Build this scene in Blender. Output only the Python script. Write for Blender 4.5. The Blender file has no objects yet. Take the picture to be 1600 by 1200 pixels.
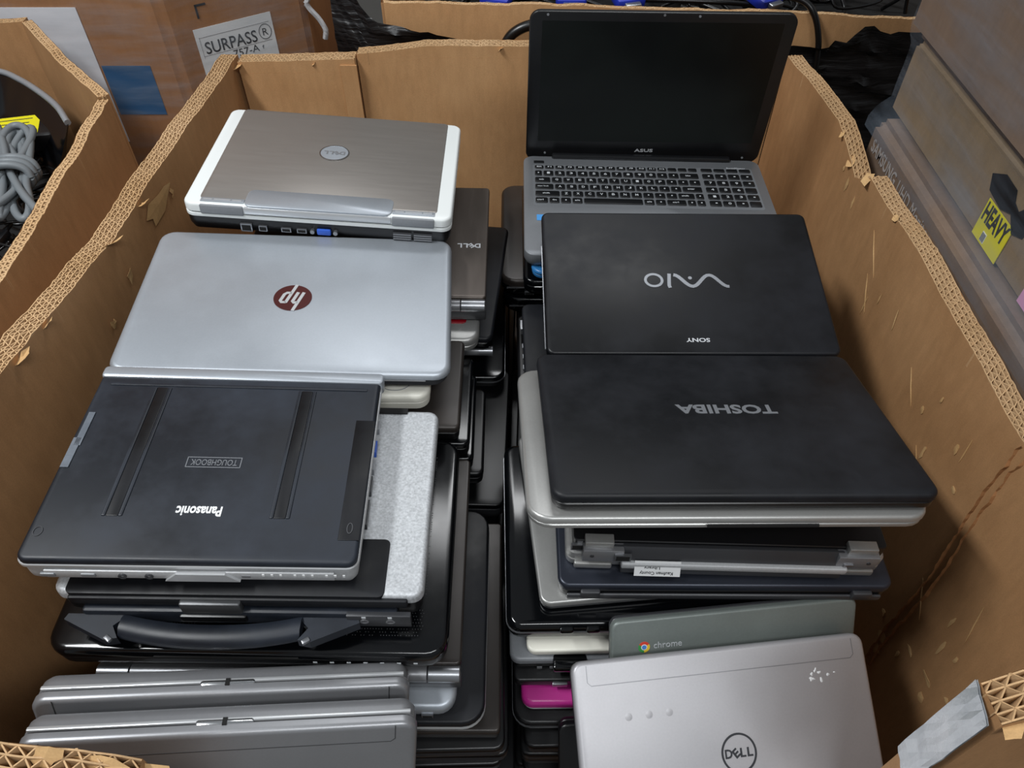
import bpy, bmesh, math, random
from mathutils import Matrix, Vector, noise, Quaternion

# ------------------------------------------------------------------ camera, world, lights
S = bpy.context.scene
C = S.collection
cam_d = bpy.data.cameras.new('camera'); cam = bpy.data.objects.new('camera', cam_d); C.objects.link(cam)
cam.location = (0, 0, 1.6); cam.rotation_euler = (math.radians(90 - 48), 0, 0)
cam_d.sensor_width = 36.0; cam_d.lens = 27.0; cam_d.clip_start = .02
S.camera = cam
S.view_settings.view_transform = 'Standard'; S.view_settings.look = 'None'
S.view_settings.exposure = 0.0; S.view_settings.gamma = 1.0; S.view_settings.use_curve_mapping = False
W_ = bpy.data.worlds.new('world'); S.world = W_; W_.use_nodes = True
bg = W_.node_tree.nodes['Background']; bg.inputs[0].default_value = (.90, .95, 1.0, 1); bg.inputs[1].default_value = .26

def area(name, loc, target, sx, sy, power, col):
    d = bpy.data.lights.new(name, 'AREA'); d.shape = 'RECTANGLE'; d.size = sx; d.size_y = sy; d.energy = power; d.color = col
    o = bpy.data.objects.new(name, d); C.objects.link(o); o.location = loc
    o.rotation_euler = (Vector(target) - Vector(loc)).to_track_quat('-Z', 'Y').to_euler()
    return o
# overhead lights: ceiling tube key at left, unseen fill added in front, back light
area('overhead_light', (-1.45, .35, 3.3), (-.1, .7, .9), 1.2, .22, 64, (.96, .985, 1))
area('overhead_light', (.55, -1.05, 3.3), (-.1, .8, .9), 1.5, .35, 36, (.96, .985, 1))  # added fill lamp, placed to brighten the box walls
area('overhead_light', (.3, 2.6, 3.5), (.1, 1.6, .9), 1.5, .35, 22, (.97, .985, 1))

# ------------------------------------------------------------------ materials
def lin(c):
    if isinstance(c, str):
        c = [int(c[i:i + 2], 16) / 255 for i in (0, 2, 4)]
    return tuple(x / 12.92 if x <= .04045 else ((x + .055) / 1.055) ** 2.4 for x in c) + (1,)
MATS = {}
def mat(name, col, rough=.5, metal=0., smudge=0., scale=14., grain=0., bump=0., coat=0., spec=.5, stretch=(1, 1, 1), dust=None, emit=0):
    m = bpy.data.materials.new(name); m.use_nodes = True; nt = m.node_tree; b = nt.nodes['Principled BSDF']
    MATS[name] = m
    c = lin(col)
    b.inputs['Base Color'].default_value = c; b.inputs['Roughness'].default_value = rough; b.inputs['Metallic'].default_value = metal
    b.inputs['Specular IOR Level'].default_value = spec; b.inputs['Coat Weight'].default_value = coat; b.inputs['Coat Roughness'].default_value = .08
    if smudge or grain or bump:
        tc = nt.nodes.new('ShaderNodeTexCoord'); mp = nt.nodes.new('ShaderNodeMapping'); mp.inputs['Scale'].default_value = stretch
        nt.links.new(tc.outputs['Object'], mp.inputs['Vector'])
        n1 = nt.nodes.new('ShaderNodeTexNoise'); n1.inputs['Scale'].default_value = scale; n1.inputs['Detail'].default_value = 6; n1.inputs['Roughness'].default_value = .62
        n2 = nt.nodes.new('ShaderNodeTexNoise'); n2.inputs['Scale'].default_value = 420; n2.inputs['Detail'].default_value = 2
        nt.links.new(mp.outputs[0], n1.inputs['Vector']); nt.links.new(mp.outputs[0], n2.inputs['Vector'])
        rp = nt.nodes.new('ShaderNodeValToRGB'); rp.color_ramp.elements[0].position = .40; rp.color_ramp.elements[1].position = .72
        nt.links.new(n1.outputs['Fac'], rp.inputs[0])
        mx = nt.nodes.new('ShaderNodeMixRGB'); d = lin(dust) if dust else tuple(min(1, x * 1.5 + .02) for x in c[:3]) + (1,)
        mx.inputs[1].default_value = c; mx.inputs[2].default_value = d
        mu = nt.nodes.new('ShaderNodeMath'); mu.operation = 'MULTIPLY'; mu.inputs[1].default_value = smudge
        nt.links.new(rp.outputs[0], mu.inputs[0]); nt.links.new(mu.outputs[0], mx.inputs[0])
        last = mx.outputs[0]
        if grain:
            m2 = nt.nodes.new('ShaderNodeMixRGB'); m2.blend_type = 'OVERLAY'; m2.inputs[0].default_value = grain
            nt.links.new(last, m2.inputs[1]); nt.links.new(n2.outputs['Fac'], m2.inputs[2]); last = m2.outputs[0]
        nt.links.new(last, b.inputs['Base Color'])
        ma = nt.nodes.new('ShaderNodeMath'); ma.operation = 'MULTIPLY_ADD'; ma.inputs[1].default_value = .18 * min(1, smudge * 2 + .2); ma.inputs[2].default_value = rough - .05
        nt.links.new(rp.outputs[0], ma.inputs[0]); nt.links.new(ma.outputs[0], b.inputs['Roughness'])
        if bump:
            bp = nt.nodes.new('ShaderNodeBump'); bp.inputs['Strength'].default_value = bump; bp.inputs['Distance'].default_value = .0006
            nt.links.new(n2.outputs['Fac'], bp.inputs['Height']); nt.links.new(bp.outputs[0], b.inputs['Normal'])
    return m
mat('silver', 'A3A9B0', .42, .55, .12, 9, .05)
mat('silver_paint', 'B4B6B8', .45, .25, .15, 8, .15, .05)
mat('silver_speckle', 'B2B5B8', .5, .35, .08, 10, .5, .12)
mat('silver_warm', '9C9C9A', .4, .6, .15, 9, .06)
mat('silver_dell', 'A6A5A8', .45, .45, .15, 6, .05)
mat('brushed', '8A8580', .40, .55, .05, 30, .04, .0, stretch=(.35, 4, 1), dust='9A9691')
mat('white_plastic', 'D8DCDB', .35, 0, .05, 9)
mat('ivory_plastic', 'DEDCD0', .35, 0, .08, 9)
mat('grey_plastic', '7C7F83', .45, .1, .1, 9, .1)
mat('light_trim', 'C4C6C8', .3, .5)
mat('dark_grey', '3A3B3E', .4, .2, .1, 9)
mat('gunmetal', '86878A', .38, .5, .15, 9, .05)
mat('gunmetal_dark', '4A4B4D', .4, .5, .12, 9, .05)
mat('bronze', '4E4742', .40, .55, .12, 9, .05, stretch=(8, 1, 1))
mat('brown_dark', '2C2724', .38, .2, .1, 9)
mat('black_matte', '090B0F', .5, 0, .5, 10, .05, .03, dust='22242A', spec=.32)
mat('black_soft', '08090C', .42, 0, .6, 9, .0, .0, dust='1C1E24', spec=.3)
mat('black_scuffed', '12161D', .46, .0, .5, 9, .05, .03, dust='323945', spec=.4)
mat('black_gloss', '050608', .16, 0, .10, 9, spec=.45, dust='14161A')
mat('black_plain', '0B0B0D', .35)
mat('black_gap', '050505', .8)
mat('navy_lid', '2C303A', .38, .5, .15, 8, .05)
mat('teal_grey', '6B726F', .42, .3, .25, 7, .08)
mat('bezel', '101113', .35, 0, .12, 8)
mat('screen', '050808', .38, 0, .6, 3, spec=.45, dust='0A1410')
mat('asus_deck', '7F8286', .42, .5, .1, 9, .05)
mat('key', '0D0E10', .42)
mat('legend', 'B9BDC0', .6)
mat('logo_grey', '86898E', .35, .5)
mat('logo_light', 'C9CCD0', .35, .4)
mat('logo_dark', '23252A', .4)
mat('chrome', 'C8CACC', .15, .95)
mat('metal', '9A9CA0', .3, .85)
mat('hp_red', '420E0C', .25, .1, coat=.4)
mat('red_gloss', '8E0C1C', .2, .2, coat=.5)
mat('magenta', 'C2308F', .35, 0, .06, 9)
mat('blue_trim', '2C6FA8', .35)
mat('blue_vga', '2A56B8', .4)
mat('blue_sticker', '3D86C4', .4)
mat('blue_cable', '1C2FA0', .4)
mat('yellow', 'D9D012', .5)
mat('yellow_dull', 'C8C030', .5)
mat('pink', 'D59AC0', .6)
mat('paper', 'D2D3D8', .7, 0, .1, 6)
mat('label_white', 'DADCDD', .6)
mat('ink', '2A2A2C', .7)
mat('ink_white', 'A39C98', .6)
mat('blue_print', '1F4E78', .6, 0, .1, 8)
mat('tape', 'C0C4C8', .2, .3, .5, 30, 0, .3, dust='F0F0F2')
mat('tape_clear', '60666E', .25, .1, .5, 20, dust='9298A2')
mat('grey_cable', '6E7478', .5)
mat('black_cable', '0A0A0B', .32)
mat('chrome_red', 'C8402F', .5); mat('chrome_green', '3C8A45', .5); mat('chrome_yellow', 'D8B83A', .5); mat('chrome_blue', '4A7FC4', .5)
mat('concrete', '6A6864', .8, 0, .3, 3, .2, .2)
mat('glue', 'C9B68C', .3, 0, .4, 30)

def kraft(name, a, b_, rough=.8, fl=.5):
    m = bpy.data.materials.new(name); m.use_nodes = True; nt = m.node_tree; b = nt.nodes['Principled BSDF']; MATS[name] = m
    tc = nt.nodes.new('ShaderNodeTexCoord')
    def nz(scale, st, det=5):
        mp = nt.nodes.new('ShaderNodeMapping'); mp.inputs['Scale'].default_value = st
        n = nt.nodes.new('ShaderNodeTexNoise'); n.inputs['Scale'].default_value = scale; n.inputs['Detail'].default_value = det; n.inputs['Roughness'].default_value = .6
        nt.links.new(tc.outputs['Object'], mp.inputs[0]); nt.links.new(mp.outputs[0], n.inputs['Vector']); return n
    big = nz(5, (1, 1, 1)); fib = nz(90, (1, 1, .25)); fine = nz(600, (1, 1, 1), 2)
    mx = nt.nodes.new('ShaderNodeMixRGB'); mx.inputs[1].default_value = lin(a); mx.inputs[2].default_value = lin(b_)
    r = nt.nodes.new('ShaderNodeValToRGB'); r.color_ramp.elements[0].position = .35; r.color_ramp.elements[1].position = .68
    nt.links.new(big.outputs['Fac'], r.inputs[0]); nt.links.new(r.outputs[0], mx.inputs[0])
    ov = nt.nodes.new('ShaderNodeMixRGB'); ov.blend_type = 'OVERLAY'; ov.inputs[0].default_value = .18
    nt.links.new(mx.outputs[0], ov.inputs[1]); nt.links.new(fib.outputs['Fac'], ov.inputs[2])
    o2 = nt.nodes.new('ShaderNodeMixRGB'); o2.blend_type = 'OVERLAY'; o2.inputs[0].default_value = .18
    nt.links.new(ov.outputs[0], o2.inputs[1]); nt.links.new(fine.outputs['Fac'], o2.inputs[2])
    nt.links.new(o2.outputs[0], b.inputs['Base Color'])
    b.inputs['Roughness'].default_value = rough; b.inputs['Specular IOR Level'].default_value = .25
    bp = nt.nodes.new('ShaderNodeBump'); bp.inputs['Strength'].default_value = .25; bp.inputs['Distance'].default_value = .0012
    nt.links.new(fib.outputs['Fac'], bp.inputs['Height']); nt.links.new(bp.outputs[0], b.inputs['Normal'])
    return m
kraft('kraft', 'B3875C', 'C1966A', .62)
kraft('kraft_inner', 'A07852', 'B0875F', .55)
kraft('kraft_cut', 'B4926A', 'C4A47E', .9)
kraft('kraft_torn', 'B58F60', 'C8A678', .9)
kraft('kraft_dark', '8E623E', '9C704A', .6)
kraft('kraft_grey', '6E5C4E', '7C6858', .6)
kraft('kraft_box', '7C6A52', '8C7860', .6)

def film_mat(name, col, fac, rough, bscale, stretch, tint=(1, 1, 1, 1), bstr=.5):
    m = bpy.data.materials.new(name); m.use_nodes = True; nt = m.node_tree; nt.nodes.remove(nt.nodes['Principled BSDF']); MATS[name] = m
    out = nt.nodes['Material Output']
    tr = nt.nodes.new('ShaderNodeBsdfTransparent'); tr.inputs[0].default_value = tint
    gl = nt.nodes.new('ShaderNodeBsdfPrincipled'); gl.inputs['Base Color'].default_value = lin(col); gl.inputs['Roughness'].default_value = rough; gl.inputs['Specular IOR Level'].default_value = .7
    mx = nt.nodes.new('ShaderNodeMixShader'); 
    tc = nt.nodes.new('ShaderNodeTexCoord'); mp = nt.nodes.new('ShaderNodeMapping'); mp.inputs['Scale'].default_value = stretch
    n = nt.nodes.new('ShaderNodeTexNoise'); n.inputs['Scale'].default_value = bscale; n.inputs['Detail'].default_value = 5
    nt.links.new(tc.outputs['Object'], mp.inputs[0]); nt.links.new(mp.outputs[0], n.inputs['Vector'])
    bp = nt.nodes.new('ShaderNodeBump'); bp.inputs['Strength'].default_value = bstr; bp.inputs['Distance'].default_value = .006
    nt.links.new(n.outputs['Fac'], bp.inputs['Height']); nt.links.new(bp.outputs[0], gl.inputs['Normal'])
    r = nt.nodes.new('ShaderNodeMapRange'); r.inputs[1].default_value = .35; r.inputs[2].default_value = .75; r.inputs[3].default_value = fac[0]; r.inputs[4].default_value = fac[1]
    nt.links.new(n.outputs['Fac'], r.inputs[0]); nt.links.new(r.outputs[0], mx.inputs[0])
    nt.links.new(tr.outputs[0], mx.inputs[1]); nt.links.new(gl.outputs[0], mx.inputs[2]); nt.links.new(mx.outputs[0], out.inputs[0])
    return m
film_mat('film_clear', '9AA4AE', (.04, .26), .3, 9, (1, .6, 5))
film_mat('film_heavy', '8A97A6', (.03, .30), .28, 5, (1, 1.2, 6), bstr=.9)
film_mat('film_black', '121214', (1, 1), .38, 12, (.5, 1, 7), bstr=1.0)

# ------------------------------------------------------------------ mesh helpers
def new_obj(name, me, m=None, parent=None, loc=(0, 0, 0), rot=None, mtx=None):
    o = bpy.data.objects.new(name, me); C.objects.link(o)
    if m is not None and me is not None and not me.materials: me.materials.append(MATS[m] if isinstance(m, str) else m)
    if parent is not None: o.parent = parent
    o.location = loc
    if rot is not None: o.rotation_euler = rot
    if mtx is not None: o.matrix_local = mtx
    return o
def mesh_from(verts, faces, name='mesh', smooth=None):
    me = bpy.data.meshes.new(name); me.from_pydata([tuple(v) for v in verts], [], faces); me.update()
    if smooth is not None:
        for p in me.polygons: p.use_smooth = True
        me.set_sharp_from_angle(angle=math.radians(smooth))
    return me
def ring(W, D, r, inset, z, n=6, dy=0):
    w, d = W / 2 - inset, D / 2 - inset; rr = max(r - inset, .0004); out = []
    for cx, cy, a0 in ((w - rr, d - rr, 0), (-w + rr, d - rr, 90), (-w + rr, -d + rr, 180), (w - rr, -d + rr, 270)):
        for i in range(n):
            a = math.radians(a0 + 90 * i / (n - 1)); out.append((cx + rr * math.cos(a), cy + rr * math.sin(a) + dy, z))
    return out
def slab_mesh(W, D, r, prof, n=6, wedge=0., name='slab'):
    """rounded-rectangle slab; prof = [(inset, z), ...] bottom to top; wedge thins the front (-y) bottom"""
    V = []; Fc = []; k = 4 * n
    for ins, z in prof: V += ring(W, D, r, ins, z, n)
    if wedge:
        V = [(x, y, z + (wedge * (.5 - y / D) * (1 if z < prof[-1][1] * .5 else 0))) for x, y, z in V]
    for j in range(len(prof) - 1):
        for i in range(k):
            a, b = j * k + i, j * k + (i + 1) % k
            Fc.append((a, b, b + k, a + k))
    Fc.append(tuple(range(k))[::-1]); Fc.append(tuple(range((len(prof) - 1) * k, len(prof) * k)))
    return mesh_from(V, Fc, name, 35)
def box_mesh(sx, sy, sz, bev=0., name='box'):
    b = bev
    if b <= 0:
        x, y, z = sx / 2, sy / 2, sz / 2
        V = [(-x, -y, -z), (x, -y, -z), (x, y, -z), (-x, y, -z), (-x, -y, z), (x, -y, z), (x, y, z), (-x, y, z)]
        return mesh_from(V, [(3, 2, 1, 0), (4, 5, 6, 7), (0, 1, 5, 4), (1, 2, 6, 5), (2, 3, 7, 6), (3, 0, 4, 7)], name)
    return slab_mesh(sx, sy, b, [(b, -sz / 2), (.3 * b, -sz / 2 + .3 * b), (0, -sz / 2 + b), (0, sz / 2 - b), (.3 * b, sz / 2 - .3 * b), (b, sz / 2)], 3, name=name)
def part_box(parent, name, m, cx, cy, cz, sx, sy, sz, bev=0., rot=None):
    return new_obj(name, box_mesh(sx, sy, sz, bev, name), m, parent, (cx, cy, cz), rot)
def poly_mesh(pts, th, name='plate'):
    """extruded outline in xy, z 0..th"""
    n = len(pts); V = [(x, y, 0) for x, y in pts] + [(x, y, th) for x, y in pts]
    F = [tuple(range(n))[::-1], tuple(range(n, 2 * n))] + [(i, (i + 1) % n, (i + 1) % n + n, i + n) for i in range(n)]
    me = mesh_from(V, F, name)
    bm = bmesh.new(); bm.from_mesh(me); bmesh.ops.recalc_face_normals(bm, faces=bm.faces); bm.to_mesh(me); bm.free()
    return me
def cyl_mesh(r, h, n=20, axis='z', name='disc', r2=None, bev=0):
    r2 = r if r2 is None else r2; V = []; prof = [(r, 0), (r2, h)]
    if bev: prof = [(r - bev, 0), (r, bev), (r2, h - bev), (r2 - bev, h)]
    for rr, z in prof:
        for i in range(n):
            a = 2 * math.pi * i / n; V.append((rr * math.cos(a), rr * math.sin(a), z))
    m_ = len(prof); F = [(j * n + i, j * n + (i + 1) % n, (j + 1) * n + (i + 1) % n, (j + 1) * n + i) for j in range(m_ - 1) for i in range(n)]
    F += [tuple(range(n))[::-1], tuple(range((m_ - 1) * n, m_ * n))]
    if axis == 'x': V = [(z, y, -x) for x, y, z in V]
    if axis == 'y': V = [(x, z, -y) for x, y, z in V]; 
    me = mesh_from(V, F, name, 40)
    bm = bmesh.new(); bm.from_mesh(me); bmesh.ops.recalc_face_normals(bm, faces=bm.faces); bm.to_mesh(me); bm.free()
    return me
def annulus(rx, ry, w, th, n=32, name='ring'):
    V = []; 
    for (a, b, z) in ((rx, ry, 0), (rx, ry, th), (rx - w, ry - w, th), (rx - w, ry - w, 0)):
        V += [(a * math.cos(2 * math.pi * i / n), b * math.sin(2 * math.pi * i / n), z) for i in range(n)]
    F = [(j * n + i, j * n + (i + 1) % n, ((j + 1) % 4) * n + (i + 1) % n, ((j + 1) % 4) * n + i) for j in range(4) for i in range(n)]
    return mesh_from(V, F, name)
def stroke_mesh(pts, w, th=.0004, name='stroke', w_end=None):
    """flat ribbon of width w along pts (xy)"""
    V = []; n = len(pts)
    for i, p in enumerate(pts):
        a = Vector(pts[max(i - 1, 0)]); b = Vector(pts[min(i + 1, n - 1)]); t = (b - a).normalized(); nn = Vector((-t.y, t.x))
        ww = w if w_end is None else w + (w_end - w) * i / (n - 1)
        for s, z in ((1, 0), (1, th), (-1, th), (-1, 0)): V.append((p[0] + nn.x * ww / 2 * s, p[1] + nn.y * ww / 2 * s, z))
    F = [(i * 4 + j, i * 4 + (j + 1) % 4, i * 4 + 4 + (j + 1) % 4, i * 4 + 4 + j) for i in range(n - 1) for j in range(4)]
    F += [(3, 2, 1, 0), tuple((n - 1) * 4 + j for j in range(4))]
    return mesh_from(V, F, name)
def join(meshes_mtx, name='joined'):
    V = []; F = []
    for me, mx in meshes_mtx:
        o = len(V); V += [tuple(mx @ v.co) for v in me.vertices]; F += [tuple(o + i for i in p.vertices) for p in me.polygons]
    return mesh_from(V, F, name)
def spline(pts, per=8):
    P = [Vector(p) for p in pts]; P = [P[0] * 2 - P[1]] + P + [P[-1] * 2 - P[-2]]; out = []
    for i in range(1, len(P) - 2):
        for k in range(per):
            t = k / per; a, b, c, d = P[i - 1:i + 3]
            out.append(.5 * ((2 * b) + (c - a) * t + (2 * a - 5 * b + 4 * c - d) * t * t + (3 * b - a - 3 * c + d) * t ** 3))
    return out + [P[-2]]
def tube_mesh(pts, r, n=8, per=8, name='tube', closed=False):
    P = spline(pts, per) if per > 1 else [Vector(p) for p in pts]; V = []; F = []
    up = Vector((.13, .31, .94))
    for i, p in enumerate(P):
        t = (P[min(i + 1, len(P) - 1)] - P[max(i - 1, 0)]).normalized()
        u = t.cross(up); u = u.normalized() if u.length > 1e-4 else Vector((1, 0, 0)); v = t.cross(u)
        V += [p + (u * math.cos(2 * math.pi * k / n) + v * math.sin(2 * math.pi * k / n)) * r for k in range(n)]
    for i in range(len(P) - 1):
        F += [(i * n + k, i * n + (k + 1) % n, (i + 1) * n + (k + 1) % n, (i + 1) * n + k) for k in range(n)]
    F += [tuple(range(n)), tuple(range((len(P) - 1) * n, len(P) * n))[::-1]]
    me = mesh_from(V, F, name, 60)
    return me
def text_mesh(s, w, h, bold=0., th=.0004, slant=0., name='lettering'):
    cu = bpy.data.curves.new('t', 'FONT'); cu.body = s; cu.size = 1; cu.offset = bold; cu.resolution_u = 3; cu.shear = slant; cu.extrude = .05
    o = bpy.data.objects.new('t', cu); C.objects.link(o)
    me = bpy.data.meshes.new_from_object(o); me.name = name
    bpy.data.objects.remove(o); bpy.data.curves.remove(cu)
    xs = [v.co.x for v in me.vertices]; ys = [v.co.y for v in me.vertices]
    x0, x1, y0, y1 = min(xs), max(xs), min(ys), max(ys)
    for v in me.vertices:
        v.co = ((v.co.x - (x0 + x1) / 2) / (x1 - x0) * w, (v.co.y - (y0 + y1) / 2) / (y1 - y0) * h, th if v.co.z > 0 else 0)
    me.materials.clear()
    return me
def put_text(parent, s, m, loc, w, h, rot=(0, 0, 0), bold=0., name='lettering', slant=0.):
    return new_obj(name, text_mesh(s, w, h, bold, .0004, slant, name), m, parent, loc, rot)
PI = math.pi
def tag(o, label, cat, group=None, kind=None):
    if label: o['label'] = label
    if cat: o['category'] = cat
    if group: o['group'] = group
    if kind: o['kind'] = kind
    return o
def empty(name, mtx, label, cat, group=None):
    o = bpy.data.objects.new(name, None); C.objects.link(o); o.matrix_world = mtx; o.empty_display_size = .05
    return tag(o, label, cat, group)
# ------------------------------------------------------------------ setting
FZ = .36
fl = new_obj('floor', mesh_from([(-4, -2, FZ), (4, -2, FZ), (4, 5, FZ), (-4, 5, FZ)], [(0, 1, 2, 3)], 'floor'), 'concrete'); fl['kind'] = 'structure'
wb = part_box(None, 'wall_back', 'concrete', 0, 4.6, 2.2, 8, .1, 3.7); wb['kind'] = 'structure'

def resample(ctrl, step):
    P = [Vector(p) for p in ctrl]; out = [P[0].copy()]; acc = 0
    for a, b in zip(P, P[1:]):
        L = (b - a).xy.length; d = step - acc
        while d <= L:
            out.append(a.lerp(b, d / L)); d += step
        acc = L - (d - step)
    return out
def corrugated(parent, name, ctrl, zb, t, layers, period, seed, m_in='kraft_inner', rag=.0025, depth=.022, bulge=.004, rim=True, lw=.0013, cut='kraft_cut'):
    """corrugated board panel along ctrl (x, y, rim z); interior on the left hand of the path; open flutes at the cut rim"""
    rnd = random.Random(seed); step = period / 2; P = resample(ctrl, step); n = len(P); N = []; Tn = []
    for i in range(n):
        d = (P[min(i + 4, n - 1)] - P[max(i - 4, 0)]); d.z = 0; d.normalize(); Tn.append(d); N.append(Vector((-d.y, d.x, 0)))
    for i, p in enumerate(P):
        p.z += rag * (noise.noise(Vector((i * step * 14, seed * 3.1, 0))) * 1.6 + noise.noise(Vector((i * step * 60, seed * 7.7, 2))) * .8)
    def off(i, h):
        return bulge * noise.noise(Vector((i * step * 3, h * 3, seed * 1.7)))
    rows = 7; V = []; F = []
    sel = list(range(0, n, 4)); 
    if sel[-1] != n - 1: sel.append(n - 1)
    for side in (1, -1):
        o = len(V)
        for i in sel:
            for k in range(rows):
                f = k / (rows - 1); z = zb + (P[i].z - zb) * f
                q = P[i] + N[i] * (side * t / 2 + off(i, z) * (1 if side > 0 else .5) * (1 - f ** 4)); V.append((q.x, q.y, z))
        for a in range(len(sel) - 1):
            for k in range(rows - 1):
                x = o + a * rows + k; q = (x, x + rows, x + rows + 1, x + 1); F.append(q if side < 0 else q[::-1])
    h = len(sel) * rows
    for e in (0, len(sel) - 1):                          # ends
        for k in range(rows - 1):
            x = e * rows + k; F.append((x, x + 1, x + 1 + h, x + h))
    o = len(V)
    for i in sel:
        for side in (1, -1):
            q = P[i] + N[i] * side * t / 2; V.append((q.x, q.y, P[i].z - depth))
    for a in range(len(sel) - 1): F.append((o + 2 * a, o + 2 * a + 1, o + 2 * a + 3, o + 2 * a + 2))
    pan = new_obj(name, mesh_from(V, F, name, 40), m_in, parent)
    if not rim: return pan, P, N
    V = []; F = []
    def ribbon(pts, dirs, w):
        o = len(V)
        for p, d in zip(pts, dirs):
            a = p + d * w / 2; b = p - d * w / 2
            V.extend([(a.x, a.y, p.z), (b.x, b.y, p.z), (a.x, a.y, p.z - depth), (b.x, b.y, p.z - depth)])
        for i in range(len(pts) - 1):
            x = o + 4 * i; F.extend([(x, x + 4, x + 5, x + 1), (x, x + 2, x + 6, x + 4), (x + 1, x + 5, x + 7, x + 3)])
    lay = t / layers
    sq = [1 - .35 * max(0, noise.noise(Vector((i * step * 9, seed, 5)))) for i in range(n)]
    wob = [.0012 * noise.noise(Vector((i * step * 40, seed, 9))) for i in range(n)]
    for l in range(layers + 1):
        lo = (-t / 2 + l * lay) + (lw * .8 if l == 0 else -lw * .8 if l == layers else 0)
        pts = [P[i] + N[i] * (lo * (sq[i] if 0 < l < layers else 1) + wob[i] * (1 if 0 < l < layers else .3)) + Vector((0, 0, rnd.uniform(-.0007, .0007))) for i in range(n)]
        ribbon(pts, N, lw)
    for l in range(layers):
        ph = rnd.random(); pts = []; 
        for i in range(n):
            c = -t / 2 + l * lay + (lay * .06 if (i + l) % 2 else lay * .94)
            c += rnd.uniform(-.06, .06) * lay
            q = P[i] + N[i] * (c * sq[i] + wob[i]) + Tn[i] * (rnd.uniform(-.09, .09) * period) + Vector((0, 0, rnd.uniform(-.0012, .0004))); pts.append(q)
        ribbon(pts, Tn, lw * 1.15)
    r = new_obj('fluted_rim', mesh_from(V, F, 'fluted_rim'), cut, parent); r['kind'] = 'stuff'; r['label'] = 'pale cut edge of corrugated board showing open flutes'
    return pan, P, N
def flake(parent, name, p, u, v, n, seed, size, curl=.5, m='kraft_torn'):
    """a torn scrap of liner paper lying on a surface at p with in-plane axes u, v and normal n"""
    rnd = random.Random(seed); K = 9; u = Vector(u); v = Vector(v); n = Vector(n); p = Vector(p)
    V = [p + n * .0016]; out = []
    for i in range(K):
        a = 2 * PI * i / K; r = rnd.uniform(.45, 1.0)
        q = p + u * math.cos(a) * r * size[0] / 2 + v * math.sin(a) * r * size[1] / 2 + n * (.0008 + curl * size[0] * .5 * max(0, math.sin(a + seed)) * rnd.random())
        V.append(q); out.append(p + (q - p) * .96 - n * .0006)
    V += out
    F = [(0, 1 + i, 1 + (i + 1) % K) for i in range(K)] + [(1 + i, 1 + K + i, 1 + K + (i + 1) % K, 1 + (i + 1) % K) for i in range(K)]
    return new_obj(name, mesh_from(V, F, name), m, parent)

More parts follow.
